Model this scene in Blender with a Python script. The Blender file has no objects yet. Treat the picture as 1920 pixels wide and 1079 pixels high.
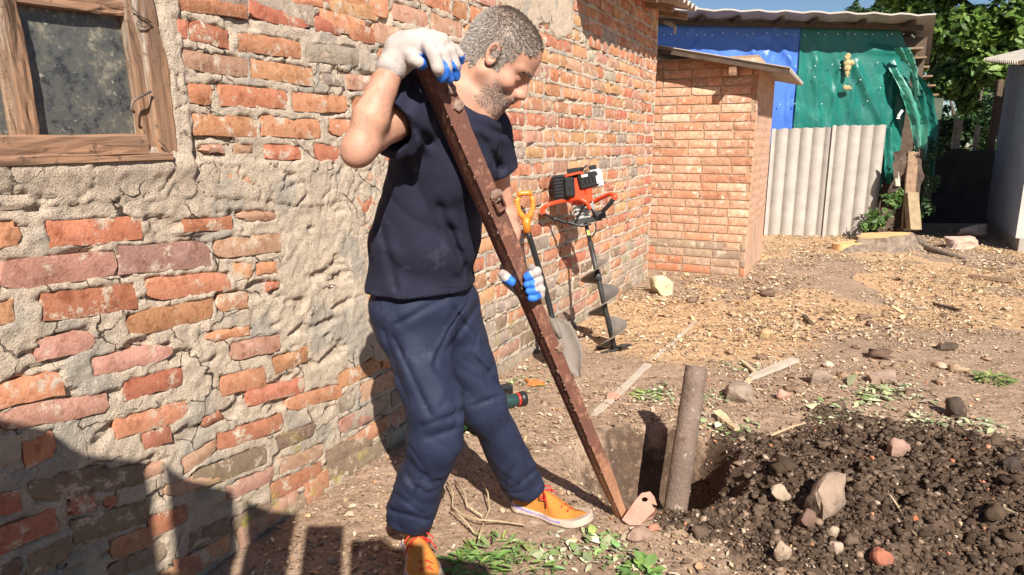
import bpy, math, random
import numpy as np
random.seed(7); RS = np.random.RandomState(11)
# ------------------------------------------------------------ camera, sky, sun, exposure
SC = bpy.context.scene
F = 1251.0; PITCH = math.radians(12.0); H = 1.25
cp, sp = math.cos(PITCH), math.sin(PITCH)
cam_d = bpy.data.cameras.new('camera'); cam = bpy.data.objects.new('camera', cam_d)
SC.collection.objects.link(cam); SC.camera = cam
cam.location = (0, 0, H); cam.rotation_euler = (math.radians(90) - PITCH, 0, 0)
cam_d.sensor_width = 36.0; cam_d.lens = 36.0 * F / 1920.0
cam_d.clip_start = 0.05; cam_d.clip_end = 800
SUN_EL = math.radians(40.0); TR = np.array([-0.22, 1.0]); TR = TR / np.linalg.norm(TR)
SUN_T = np.array([TR[0]*math.cos(SUN_EL), TR[1]*math.cos(SUN_EL), -math.sin(SUN_EL)])   # travel direction
W = bpy.data.worlds.new('World'); SC.world = W; W.use_nodes = True
nt = W.node_tree; nt.nodes.clear()
sk = nt.nodes.new('ShaderNodeTexSky'); sk.sky_type = 'NISHITA'; sk.sun_disc = False
sk.sun_elevation = SUN_EL
sk.sun_rotation = math.atan2(-SUN_T[0], -SUN_T[1])
sk.air_density = 1.0; sk.dust_density = 0.15; sk.ozone_density = 4.0
bg = nt.nodes.new('ShaderNodeBackground'); bg.inputs[1].default_value = 0.055
wo = nt.nodes.new('ShaderNodeOutputWorld')
nt.links.new(sk.outputs[0], bg.inputs[0]); nt.links.new(bg.outputs[0], wo.inputs[0])
sun_d = bpy.data.lights.new('sun', 'SUN'); sun_d.energy = 5.0; sun_d.angle = math.radians(0.4)
sun_d.color = (1.0, 0.94, 0.85)
sun = bpy.data.objects.new('sun', sun_d); SC.collection.objects.link(sun)
from mathutils import Vector, Matrix
sun.rotation_euler = Vector(SUN_T).to_track_quat('-Z', 'Y').to_euler(); sun.location = (2, -4, 6)
SC.view_settings.view_transform = 'Standard'; SC.view_settings.look = 'None'
SC.view_settings.gamma = 1.0; SC.view_settings.exposure = 0.82
SC.view_settings.use_curve_mapping = False

# ------------------------------------------------------------ measuring helpers (photo pixel -> point in the place)
def ray(x, y):
    u = (x-960)/F; v = (539.5-y)/F
    return np.array([u, cp+v*sp, -sp+v*cp])
def PY(x, y, Y):
    d = ray(x, y); t = Y/d[1]; return d*t+np.array([0, 0, H])
def GND(x, y, z=0.0):
    d = ray(x, y); t = (z-H)/d[2]; return d*t+np.array([0, 0, H])
ANG = math.radians(26.1)
WD = np.array([math.sin(ANG), math.cos(ANG)]); WN = np.array([WD[1], -WD[0]])
P0 = GND(620, 920)[:2]; WC = float(WN@P0)
def WALLP(x, y, off=0.0):
    d = ray(x, y); t = (WC+off)/(WN@d[:2]); P = d*t+np.array([0, 0, H])
    return float((P[:2]-P0)@WD), float(P[2])
def W3(s, z, off=0.0):
    q = P0+WD*s+WN*off; return np.array([q[0], q[1], z])

# ------------------------------------------------------------ noise
_T2 = np.random.RandomState(3).rand(256, 256).astype(np.float32)
_T3 = np.random.RandomState(4).rand(32, 32, 32).astype(np.float32)
def n2(x, y):
    x = np.asarray(x, np.float32); y = np.asarray(y, np.float32)
    xi = np.floor(x).astype(np.int32); yi = np.floor(y).astype(np.int32)
    fx = x-xi; fy = y-yi; fx = fx*fx*(3-2*fx); fy = fy*fy*(3-2*fy)
    a = _T2[xi & 255, yi & 255]; b = _T2[(xi+1) & 255, yi & 255]
    c = _T2[xi & 255, (yi+1) & 255]; d = _T2[(xi+1) & 255, (yi+1) & 255]
    return (a*(1-fx)+b*fx)*(1-fy)+(c*(1-fx)+d*fx)*fy
def f2(x, y, o=4, g=0.5):
    s = 0.; a = 1.; t = 0.
    for k in range(o):
        s = s+a*n2(x*2**k+17.3*k, y*2**k+5.1*k); t += a; a *= g
    return s/t
def n3(x, y, z):
    x = np.asarray(x, np.float32); y = np.asarray(y, np.float32); z = np.asarray(z, np.float32)
    xi = np.floor(x).astype(np.int32); yi = np.floor(y).astype(np.int32); zi = np.floor(z).astype(np.int32)
    fx = x-xi; fy = y-yi; fz = z-zi
    fx = fx*fx*(3-2*fx); fy = fy*fy*(3-2*fy); fz = fz*fz*(3-2*fz)
    r = 0.
    for i in (0, 1):
        for j in (0, 1):
            for k in (0, 1):
                w = (fx if i else 1-fx)*(fy if j else 1-fy)*(fz if k else 1-fz)
                r = r+w*_T3[(xi+i) & 31, (yi+j) & 31, (zi+k) & 31]
    return r
def cell2(x, y):
    """distance to nearest jittered cell point, and its random id"""
    xi = np.floor(x).astype(np.int32); yi = np.floor(y).astype(np.int32)
    best = np.full(np.shape(x), 9., np.float32); rid = np.zeros(np.shape(x), np.float32)
    for i in (-1, 0, 1):
        for j in (-1, 0, 1):
            a = (xi+i) & 255; b = (yi+j) & 255
            d = np.hypot(xi+i+_T2[a, b]-x, yi+j+_T2[b, a]-y)
            m = d < best; best = np.where(m, d, best); rid = np.where(m, _T2[(a*7) & 255, (b*3) & 255], rid)
    return best, rid
def sstep(a, b, x):
    t = np.clip((x-a)/(b-a), 0, 1); return t*t*(3-2*t)

# ------------------------------------------------------------ object helpers
COL = SC.collection
def link(o, parent=None):
    COL.objects.link(o)
    if parent is not None: o.parent = parent
    return o
def mesh_np(name, V, Fc, mat, parent=None, smooth=True, tint=None, attrs=None):
    """V (n,3); Fc: array (m,3|4) or list of tuples"""
    me = bpy.data.meshes.new(name)
    V = np.asarray(V, np.float32)
    if isinstance(Fc, np.ndarray):
        m, k = Fc.shape
        me.vertices.add(len(V)); me.vertices.foreach_set('co', V.ravel())
        me.loops.add(m*k); me.loops.foreach_set('vertex_index', Fc.ravel().astype(np.int32))
        me.polygons.add(m); me.polygons.foreach_set('loop_start', np.arange(0, m*k, k, dtype=np.int32))
        me.polygons.foreach_set('loop_total', np.full(m, k, np.int32))
        me.update(calc_edges=True)
    else:
        me.from_pydata([tuple(map(float, v)) for v in V], [], Fc); me.update()
    me.validate()
    if smooth: me.polygons.foreach_set('use_smooth', np.ones(len(me.polygons), bool))
    if tint is not None:
        at = me.color_attributes.new('tint', 'FLOAT_COLOR', 'POINT')
        t = np.asarray(tint, np.float32)
        if t.ndim == 1: t = np.tile(t, (len(V), 1))
        t = np.concatenate([t[:, :3], np.ones((len(t), 1), np.float32)], 1)
        at.data.foreach_set('color', t.ravel())
    if attrs:
        for k, v in attrs.items():
            at = me.attributes.new(k, 'FLOAT', 'POINT'); at.data.foreach_set('value', np.asarray(v, np.float32).ravel())
    for mm in (mat if isinstance(mat, (list, tuple)) else [mat]): me.materials.append(mm)
    o = bpy.data.objects.new(name, me); return link(o, parent)
class MB:
    """collects shapes, then links them as one mesh object"""
    def __init__(s): s.v = []; s.f = []; s.n = 0; s.t = []
    def add(s, V, Fs, tint=None):
        V = np.asarray(V, float); s.v.append(V)
        s.f += [tuple(int(i)+s.n for i in f) for f in Fs]; s.n += len(V)
        s.t.append(np.tile(np.asarray(tint if tint is not None else (1, 1, 1), float), (len(V), 1)))
        return s
    def box(s, c, size, R=None, bev=0.0, tint=None):
        c = np.asarray(c, float); h = np.asarray(size, float)/2
        if bev <= 0:
            V = np.array([[x, y, z] for x in (-1, 1) for y in (-1, 1) for z in (-1, 1)], float)*h
            Fs = [(0, 1, 3, 2), (4, 6, 7, 5), (0, 4, 5, 1), (2, 3, 7, 6), (0, 2, 6, 4), (1, 5, 7, 3)]
        else:
            b = min(bev, h.min()*0.95); V = []; 
            for x in (-1, 1):
                for y in (-1, 1):
                    for z in (-1, 1):
                        sg = np.array([x, y, z])
                        for ax in range(3):
                            q = sg*(h-b); q[ax] = sg[ax]*h[ax]; V.append(q)
            V = np.array(V); idx = lambda x, y, z, ax: ((x*2+y)*2+z)*3+ax
            Fs = []
            for ax in range(3):
                o1, o2 = [(1, 2), (2, 0), (0, 1)][ax]
                for sgn in (0, 1):
                    cs = []
                    for a, b2 in ((0, 0), (1, 0), (1, 1), (0, 1)):
                        q = [0, 0, 0]; q[ax] = sgn; q[o1] = a; q[o2] = b2; cs.append(idx(*q, ax))
                    Fs.append(tuple(cs if sgn else cs[::-1]))
                for a in (0, 1):
                    for b2 in (0, 1):
                        # edge along ax at (o1=a,o2=b2)
                        q0 = [0, 0, 0]; q0[ax] = 0; q0[o1] = a; q0[o2] = b2
                        q1 = list(q0); q1[ax] = 1
                        f = (idx(*q0, o1), idx(*q1, o1), idx(*q1, o2), idx(*q0, o2))
                        Fs.append(f if (a ^ b2) else f[::-1])
            for x in (0, 1):
                for y in (0, 1):
                    for z in (0, 1):
                        f = (idx(x, y, z, 0), idx(x, y, z, 1), idx(x, y, z, 2))
                        Fs.append(f if (x+y+z) % 2 == 1 else f[::-1])
        if R is not None: V = V@np.asarray(R, float).T
        return s.add(V+c, Fs, tint)
    def tube(s, pts, r, n=10, caps=True, tint=None, inner=None):
        pts = np.asarray(pts, float); m = len(pts); rr = np.broadcast_to(r, (m,)).astype(float)
        T = np.gradient(pts, axis=0); T /= np.linalg.norm(T, axis=1)[:, None]+1e-12
        up = np.array([0, 0, 1.]) if abs(T[0][2]) < .9 else np.array([1., 0, 0])
        V = []; a = np.arange(n)*2*np.pi/n
        for i in range(m):
            x = np.cross(up, T[i]); x /= np.linalg.norm(x); y = np.cross(T[i], x); up = y if abs(np.dot(y, T[min(i+1, m-1)])) < .95 else up
            V.append(pts[i]+rr[i]*(np.cos(a)[:, None]*x+np.sin(a)[:, None]*y))
        V = np.concatenate(V); Fs = []
        for i in range(m-1):
            for j in range(n):
                k = (j+1) % n; Fs.append((i*n+j, i*n+k, (i+1)*n+k, (i+1)*n+j))
        if caps: Fs += [tuple(range(n))[::-1], tuple((m-1)*n+j for j in range(n))]
        return s.add(V, Fs, tint)
    def build(s, name, mat, parent=None, smooth=False):
        o = mesh_np(name, np.concatenate(s.v), s.f, mat, parent, smooth, tint=np.concatenate(s.t))
        return o
def smooth_angle(o, deg=35):
    me = o.data; me.polygons.foreach_set('use_smooth', np.ones(len(me.polygons), bool))
    import bmesh
    bm = bmesh.new(); bm.from_mesh(me)
    bmesh.ops.recalc_face_normals(bm, faces=bm.faces)
    for e in bm.edges:
        if len(e.link_faces) == 2 and e.calc_face_angle(0) > math.radians(deg): e.smooth = False
    bm.to_mesh(me); bm.free(); return o
def tag(o, label=None, cat=None, group=None, kind=None):
    if label: o['label'] = label
    if cat: o['category'] = cat
    if group: o['group'] = group
    if kind: o['kind'] = kind
    return o
def thing(name, loc, label, cat, group=None):
    o = bpy.data.objects.new(name, None); link(o); o.location = tuple(map(float, loc)); o.empty_display_size = .1
    bpy.context.view_layer.update()
    return tag(o, label, cat, group)
def adopt(o, root):
    """keep the world position of a mesh built in world coordinates under a root"""
    WL[o.name] = Vector(o.location)
    o.parent = root; o.matrix_parent_inverse = Matrix.Translation(-WL.get(root.name, Vector(root.location))); return o
WL = {}
def rotz(a): return np.array([[math.cos(a), -math.sin(a), 0], [math.sin(a), math.cos(a), 0], [0, 0, 1]])
def axes(z, xh=(1, 0, 0)):
    z = np.asarray(z, float); z = z/np.linalg.norm(z); x = np.asarray(xh, float); x = x-z*(x@z); x /= np.linalg.norm(x)
    return np.stack([x, np.cross(z, x), z], 1)

# ------------------------------------------------------------ materials
def M(name, base, var=None, scale=8., rough=.8, bump=.3, bscale=60., coord='Object', tint=False, spots=None, metal=0., vscale2=None, spec=.3, sheen=0., trans=0.):
    """noise-mixed colour base->var, optional vertex tint, fine bump; spots=(colour, scale, threshold, softness)"""
    m = bpy.data.materials.new(name); m.use_nodes = True; t = m.node_tree; N = t.nodes; L = t.links
    b = N['Principled BSDF']; tc = N.new('ShaderNodeTexCoord'); src = tc.outputs[coord]
    if coord == 'World':
        pass
    def noise(s, d=5, r=.6, w=0.):
        n = N.new('ShaderNodeTexNoise'); n.inputs['Scale'].default_value = s; n.inputs['Detail'].default_value = d
        n.inputs['Roughness'].default_value = r; L.new(src, n.inputs['Vector']); return n
    def mixc(f, a, c, mode='MIX'):
        x = N.new('ShaderNodeMix'); x.data_type = 'RGBA'; x.blend_type = mode
        if hasattr(f, 'links'): L.new(f, x.inputs[0])
        else: x.inputs[0].default_value = f
        for i, q in ((6, a), (7, c)):
            if hasattr(q, 'links'): L.new(q, x.inputs[i])
            else: x.inputs[i].default_value = (*q[:3], 1)
        return x.outputs[2]
    def ramp(o, a, c):
        r = N.new('ShaderNodeMapRange'); r.inputs[1].default_value = a; r.inputs[2].default_value = c
        L.new(o, r.inputs[0]); return r.outputs[0]
    var = var or tuple(c*.7 for c in base)
    nz = noise(scale)
    c = mixc(ramp(nz.outputs[0], .35, .65), base, var)
    if vscale2:
        nz2 = noise(vscale2, 3); c = mixc(ramp(nz2.outputs[0], .3, .7), c, mixc(1.0, c, (.72, .72, .72), 'MULTIPLY'))
    if tint:
        a = N.new('ShaderNodeVertexColor'); a.layer_name = 'tint'; c = mixc(1.0, c, a.outputs[0], 'MULTIPLY')
    if spots:
        for (sc_, ss, th, so) in (spots if isinstance(spots, list) else [spots]):
            c = mixc(ramp(noise(ss, 6, .65).outputs[0], th, th+so), c, sc_)
    L.new(c, b.inputs['Base Color'])
    b.inputs['Roughness'].default_value = rough; b.inputs['Metallic'].default_value = metal
    b.inputs['Specular IOR Level'].default_value = spec
    if bump > 0:
        n1 = noise(bscale, 6, .65); bp = N.new('ShaderNodeBump'); bp.inputs['Strength'].default_value = min(bump, 1.)
        bp.inputs['Distance'].default_value = .01*max(1., bump); L.new(n1.outputs[0], bp.inputs['Height']); L.new(bp.outputs[0], b.inputs['Normal'])
    m['cfn'] = 1
    return m
# ------------------------------------------------------------ terrain
def ghf(x, y, fine=True):
    x = np.asarray(x, float); y = np.asarray(y, float)
    z = (f2(x*.9+3, y*.9+8, 3)-.5)*.05
    z = z+(f2(x*7, y*7, 3)-.5)*.018
    # rise towards the far yard
    # pit round the pipe
    dx = (x-.57)/.33; dy = (y-2.47)/.36
    r = np.sqrt(dx*dx+dy*dy)+(f2(x*5+2, y*5, 2)-.5)*.35
    pit = 1-sstep(.62, 1.08, r)
    z = z-.30*pit
    # mound of dug soil
    mx = (x-1.58)/.95; my = (y-2.10)/.68
    mr = np.sqrt(mx*mx+my*my)+(f2(x*2.3+9, y*2.3, 3)-.5)*.5
    md = 1-sstep(.25, 1.15, mr); md = md*(1-pit*.8)
    z = z+.14*md+md*(f2(x*5+3, y*5, 3)-.5)*.10
    if fine:
        c, rid = cell2(x*16, y*16); c2, r2 = cell2(x*34+5, y*34)
        rough = md*1.0+.25*pit*0
        rg = 1-2*np.abs(f2(x*13+2, y*13, 4, .6)-.5)*2; z = z+rough*((rg-.5)*.035+(f2(x*34+7, y*34, 4, .7)-.5)*.085)
        z = z+(f2(x*22, y*22, 3)-.5)*.016*(1-md)
        c3, r3 = cell2(x*26, y*26)
        z = z+(.45-c3)*.010*(r3 > .55)*(1-pit)*(1-md)
    return z
def soilmask(x, y):
    mx = (x-1.60)/1.08; my = (y-2.17)/.86
    mr = np.sqrt(mx*mx+my*my)+(f2(x*3.3+9, y*3.3, 4)-.5)*.75
    m = 1-sstep(.78, 1.0, mr)
    return m
def sawmask(x, y):
    a = sstep(.47, .58, f2(x*1.1+4, y*.9+2, 4))*sstep(3.5, 4.3, y-.15*x)*(1-sstep(8.5, 10.5, y))
    b = sstep(.9, .2, np.abs(y-(5.0-.1*(x-2.)))/1.0)*sstep(1.0, 1.6, x)*.9
    b = b*sstep(.30, .55, f2(x*2+7, y*3, 4))
    c = (1-sstep(.5, 1.3, np.hypot(x-1.2, y-4.6)))*.8
    d = (1-sstep(.5, 1.2, np.hypot((x-4.0)*.7, y-8.6)))*.9
    return np.clip(np.maximum(np.maximum(a*.8, b), np.maximum(c, d)), 0, 1)
def grid1(parts):
    o = [np.array([parts[0][0]])]
    for a, b, st in parts:
        n = max(1, int(round((b-a)/st))); o.append(np.linspace(a, b, n+1)[1:])
    return np.concatenate(o)
gx = grid1([(-300, -60, 60), (-60, -6, 6), (-6, -1.2, .4), (-1.2, .5, .0135), (.5, 2.9, .0095), (3.0, 6.5, .05), (6.5, 14, .5), (14, 60, 8), (60, 300, 60)])
gy = grid1([(-60, -6, 9), (-6, 1.2, .4), (1.2, 3.3, .0098), (3.3, 3.6, .015), (3.6, 6.0, .024), (6.0, 11, .06), (11, 20, 1.), (20, 60, 8), (60, 500, 80)])
GX, GY = np.meshgrid(gx, gy, indexing='ij')
GZ = ghf(GX, GY)
nx, ny = GX.shape
I = np.arange(nx*ny).reshape(nx, ny)
Q = np.stack([I[:-1, :-1], I[1:, :-1], I[1:, 1:], I[:-1, 1:]], -1).reshape(-1, 4)
pm = 1-sstep(.75, 1.05, np.hypot((GX-.60)/.40, (GY-2.47)/.40)+(f2(GX*6, GY*6, 3)-.5)*.4); sm = np.maximum(soilmask(GX, GY), pm*.62); sw = sawmask(GX, GY)
m_ground = bpy.data.materials.new('yard_earth'); m_ground.use_nodes = True
def ground_mat(m):
    t = m.node_tree; N = t.nodes; L = t.links; b = N['Principled BSDF']
    g = N.new('ShaderNodeNewGeometry')
    def noise(s, d=6, r=.65):
        n = N.new('ShaderNodeTexNoise'); n.inputs['Scale'].default_value = s; n.inputs['Detail'].default_value = d
        n.inputs['Roughness'].default_value = r; L.new(g.outputs['Position'], n.inputs['Vector']); return n.outputs[0]
    def rng(o, a, c, d=0., e=1.):
        r = N.new('ShaderNodeMapRange'); L.new(o, r.inputs[0])
        for i, q in enumerate((a, c, d, e)): r.inputs[i+1].default_value = q
        return r.outputs[0]
    def mix(f, a, c, mode='MIX'):
        x = N.new('ShaderNodeMix'); x.data_type = 'RGBA'; x.blend_type = mode
        if hasattr(f, 'links'): L.new(f, x.inputs[0])
        else: x.inputs[0].default_value = f
        for i, q in ((6, a), (7, c)):
            if hasattr(q, 'links'): L.new(q, x.inputs[i])
            else: x.inputs[i].default_value = (*q, 1)
        return x.outputs[2]
    def att(n):
        a = N.new('ShaderNodeAttribute'); a.attribute_name = n; return a.outputs['Fac']
    def addn(a, o, k):
        x = N.new('ShaderNodeMath'); x.operation = 'MULTIPLY_ADD'; L.new(o, x.inputs[0]); x.inputs[1].default_value = k; L.new(a, x.inputs[2]); return x.outputs[0]
    dirt = mix(rng(noise(3), .35, .65), (.40, .272, .185), (.29, .195, .132))
    dirt = mix(rng(noise(40), .5, .62), dirt, (.40, .29, .21))
    dirt = mix(rng(noise(90, 3), .56, .64), dirt, (.15, .10, .07))
    saw = mix(rng(noise(14), .4, .6), (.54, .335, .18), (.40, .25, .14))
    saw = mix(rng(noise(120, 3), .5, .64), saw, (.66, .46, .27))
    soil = mix(rng(noise(10), .35, .65), (.078, .050, .034), (.125, .082, .056))
    soil = mix(rng(noise(70, 4), .58, .68), soil, (.17, .12, .085))
    c = mix(rng(addn(att('saw'), noise(18), .9), .75, 1.05), dirt, saw)
    c = mix(rng(addn(att('soil'), noise(25), .7), .72, .95), c, soil)
    L.new(c, b.inputs['Base Color']); b.inputs['Roughness'].default_value = .95; b.inputs['Specular IOR Level'].default_value = .15
    bp = N.new('ShaderNodeBump'); bp.inputs['Strength'].default_value = .9; bp.inputs['Distance'].default_value = .012
    L.new(noise(55, 8, .7), bp.inputs['Height']); L.new(bp.outputs[0], b.inputs['Normal'])
ground_mat(m_ground)
g = mesh_np('ground', np.stack([GX.ravel(), GY.ravel(), GZ.ravel()], 1), Q, m_ground, attrs={'soil': sm, 'saw': sw})
tag(g, kind='structure')

# ------------------------------------------------------------ brick house
def masonry(name, base, var, mortar=False, moss=True):
    """brick or mortar: vertex tint times noise, base of the wall mossy and damp-stained (world height)"""
    m = bpy.data.materials.new(name); m.use_nodes = True; t = m.node_tree; N = t.nodes; L = t.links; b = N['Principled BSDF']
    g = N.new('ShaderNodeNewGeometry'); pos = g.outputs['Position']
    def noise(s, d=6, r=.65, off=0):
        n = N.new('ShaderNodeTexNoise'); n.inputs['Scale'].default_value = s; n.inputs['Detail'].default_value = d
        n.inputs['Roughness'].default_value = r
        if off:
            mp = N.new('ShaderNodeMapping'); mp.inputs[1].default_value = (off, off, off); L.new(pos, mp.inputs[0]); L.new(mp.outputs[0], n.inputs['Vector'])
        else: L.new(pos, n.inputs['Vector'])
        return n.outputs[0]
    def rng(o, a, c, d=0., e=1.):
        r = N.new('ShaderNodeMapRange'); L.new(o, r.inputs[0])
        for i, q in enumerate((a, c, d, e)): r.inputs[i+1].default_value = q
        return r.outputs[0]
    def mix(f, a, c, mode='MIX'):
        x = N.new('ShaderNodeMix'); x.data_type = 'RGBA'; x.blend_type = mode
        if hasattr(f, 'links'): L.new(f, x.inputs[0])
        else: x.inputs[0].default_value = f
        for i, q in ((6, a), (7, c)):
            if hasattr(q, 'links'): L.new(q, x.inputs[i])
            else: x.inputs[i].default_value = (*q, 1)
        return x.outputs[2]
    def math_(op, a, c):
        x = N.new('ShaderNodeMath'); x.operation = op
        for i, q in enumerate((a, c)):
            if hasattr(q, 'links'): L.new(q, x.inputs[i])
            else: x.inputs[i].default_value = q
        return x.outputs[0]
    c = mix(rng(noise(9), .35, .65), base, var)
    a = N.new('ShaderNodeVertexColor'); a.layer_name = 'tint'; c = mix(1.0, c, a.outputs[0], 'MULTIPLY')
    if mortar:
        c = mix(rng(noise(5, 4, .5, 3.3), .54, .62), c, (.50, .435, .36))       # greyer cement patches
        c = mix(rng(noise(190, 3), .56, .64), c, (.36, .28, .21)); c = mix(rng(noise(120, 3, .6, 2.2), .60, .66), c, (.72, .62, .50))            # grit
        c = mix(rng(noise(26, 5, .7, 1.7), .63, .70), c, (.60, .50, .38))
    else:
        c = mix(rng(noise(13, 7, .78, 5.1), .545, .60), c, (.62, .49, .37))     # mortar smears on the brick
        c = mix(rng(noise(34, 5, .7), .50, .66), c, mix(1., c, (.66, .58, .54), 'MULTIPLY')); c = mix(rng(noise(21, 5, .7, 8.), .52, .68), c, mix(1., c, (1.18, 1.3, 1.4), 'MULTIPLY'))
    sx = N.new('ShaderNodeSeparateXYZ'); L.new(pos, sx.inputs[0]); z = sx.outputs[2]
    low = rng(math_('ADD', z, math_('MULTIPLY', noise(2.2, 4, .6, 9.), .9)), 1.05, .55)
    c = mix(math_('MULTIPLY', low, rng(noise(7, 5, .6, 2.), .30, .60)), c, mix(.62, (.33, .26, .175), c) if moss else mix(.5, (.33, .24, .17), c))
    low2 = rng(math_('ADD', z, math_('MULTIPLY', noise(3., 4, .6, 4.), .7)), .72, .45)
    if moss: c = mix(math_('MULTIPLY', low2, rng(noise(9, 6, .7, 7.), .58, .68)), c, (.42, .36, .10))
    if mortar:      # fine cracks wandering through the render
        wn = N.new('ShaderNodeTexNoise'); wn.inputs['Scale'].default_value = 9; wn.inputs['Detail'].default_value = 6; L.new(pos, wn.inputs['Vector'])
        va = N.new('ShaderNodeVectorMath'); va.operation = 'MULTIPLY_ADD'; L.new(wn.outputs[1], va.inputs[0]); va.inputs[1].default_value = (.13, .13, .13); L.new(pos, va.inputs[2])
        vo = N.new('ShaderNodeTexVoronoi'); vo.feature = 'DISTANCE_TO_EDGE'; vo.inputs['Scale'].default_value = 7.5; L.new(va.outputs[0], vo.inputs['Vector'])
        crk = math_('MULTIPLY', rng(vo.outputs['Distance'], .016, .007), rng(noise(4, 4, .6, 6.), .50, .56))
        c = mix(crk, c, (.10, .075, .055))
    L.new(c, b.inputs['Base Color']); b.inputs['Roughness'].default_value = .92; b.inputs['Specular IOR Level'].default_value = .15
    bp = N.new('ShaderNodeBump'); bp.inputs['Strength'].default_value = .95 if mortar else .75; bp.inputs['Distance'].default_value = .011 if mortar else .006
    hh = noise(75 if mortar else 110, 8, .75)
    if mortar: hh = math_('SUBTRACT', math_('ADD', hh, math_('MULTIPLY', noise(230, 4, .7), .8)), math_('MULTIPLY', crk, 1.2))
    L.new(hh, bp.inputs['Height']); L.new(bp.outputs[0], b.inputs['Normal'])
    return m
m_brick = masonry('old_brick', (1, 1, 1), (.80, .78, .76))
m_mortar = masonry('lime_mortar', (.76, .61, .465), (.64, .51, .39), True)
def C1(xl, yl, xr, yr, h): return (xl/2.739, yl/2.739, xr/2.739, yr/2.739, h/2.739)
def C2(*a):
    q = C1(*a); return (q[0], q[1]+340, q[2], q[3]+340, q[4])
def C3(*a):
    q = C1(*a); return (q[0], q[1]+685, q[2], q[3]+685, q[4])
O = 'o'; R_ = 'r'; P_ = 'p'; K = 'k'; G_ = 'g'; Y_ = 'y'; D_ = 'd'
near = [
 (C1(890,8,1275,62,80),O),(C1(1290,48,1605,110,90),R_),(C1(1625,118,1750,145,85),R_),(C1(1790,155,1930,190,85),R_),
 (C1(1500,-2,1665,18,50),O),(C1(1695,20,1940,66,88),Y_),
 (C1(905,140,970,155,100),R_),(C1(980,150,1180,205,105),R_),(C1(1230,210,1550,262,98),O),(C1(1580,270,1845,292,95),G_),
 (C1(930,300,1275,352,100),P_),(C1(1295,350,1615,398,98),O),(C1(1650,400,1770,420,60),G_),(C1(1800,420,1930,432,80),P_),
 (C1(965,475,1095,492,108),R_),(C1(1135,485,1480,515,108),R_),(C1(1505,518,1790,542,95),O),(C1(1830,545,2100,560,95),O),
 (C1(1000,640,1320,652,112),O),(C1(1340,645,1650,665,105),O),(C1(1695,655,1960,665,90),O),
 (C1(1040,765,1150,765,45),P_),(C1(1205,768,1305,770,50),P_),(C1(1365,780,1550,785,72),R_),(C1(1620,778,1760,800,88),R_),
 (C1(690,962,1045,938,110),G_),(C1(1110,930,1380,920,90),Y_),
 (C2(-30,272,110,262,145),O),(C2(245,272,740,240,135),R_),(C2(950,232,1195,215,70),R_),(C2(1230,180,1420,178,50),P_),
 (C2(5,488,600,420,150),P_),(C2(615,410,1085,368,145),K),(C2(1105,355,1445,312,105),P_),
 (C2(225,650,705,590,145),R_),(C2(755,560,1185,512,115),O),(C2(1210,468,1300,455,90),Y_),(C2(1320,452,1425,440,60),O),
 (C2(-60,700,75,664,115),O),(C2(655,742,1100,655,118),O),(C2(1118,632,1275,610,92),Y_),(C2(1380,542,1440,535,40),R_),
 (C2(190,872,485,810,120),P_),(C2(480,960,885,868,95),P_),(C2(1060,802,1290,768,50),O),(C2(1190,880,1445,828,95),P_),(C2(1415,952,1585,888,85),O),
 (C3(-40,168,325,90,135),O),(C3(635,142,945,50,105),R_),(C3(1135,112,1368,58,105),O),(C3(1275,172,1570,100,85),R_),
 (C3(5,290,555,190,115),P_),(C3(600,332,965,228,105),O),(C3(1045,300,1145,250,55),R_),(C3(1478,202,1762,128,78),O),
 (C3(1115,402,1455,290,95),R_),(C3(1745,322,1930,240,82),P_),
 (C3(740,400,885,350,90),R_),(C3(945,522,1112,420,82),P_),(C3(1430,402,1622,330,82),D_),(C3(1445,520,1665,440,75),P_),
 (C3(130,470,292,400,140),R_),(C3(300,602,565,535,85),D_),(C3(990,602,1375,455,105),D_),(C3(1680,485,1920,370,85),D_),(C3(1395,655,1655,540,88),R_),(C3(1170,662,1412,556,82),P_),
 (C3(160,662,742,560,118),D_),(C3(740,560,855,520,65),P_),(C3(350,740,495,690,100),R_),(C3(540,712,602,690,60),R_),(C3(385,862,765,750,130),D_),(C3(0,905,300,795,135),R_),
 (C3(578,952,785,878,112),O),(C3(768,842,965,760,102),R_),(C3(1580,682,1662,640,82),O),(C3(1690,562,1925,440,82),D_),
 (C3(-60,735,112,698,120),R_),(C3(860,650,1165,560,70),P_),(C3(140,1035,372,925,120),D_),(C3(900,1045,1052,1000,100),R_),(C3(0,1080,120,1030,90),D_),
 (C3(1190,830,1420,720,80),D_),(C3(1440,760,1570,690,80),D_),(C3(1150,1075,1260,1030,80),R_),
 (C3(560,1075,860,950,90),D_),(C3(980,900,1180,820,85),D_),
]
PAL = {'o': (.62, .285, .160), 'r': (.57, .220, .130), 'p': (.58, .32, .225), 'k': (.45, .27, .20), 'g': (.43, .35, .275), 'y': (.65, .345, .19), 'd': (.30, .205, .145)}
rects = []   # (s0,s1,zl,zr,h,colour)
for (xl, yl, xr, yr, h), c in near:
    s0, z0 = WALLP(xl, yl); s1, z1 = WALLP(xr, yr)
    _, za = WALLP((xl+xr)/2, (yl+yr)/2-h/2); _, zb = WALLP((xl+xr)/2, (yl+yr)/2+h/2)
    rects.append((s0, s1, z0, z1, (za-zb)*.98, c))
rr = random.Random(5)
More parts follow.
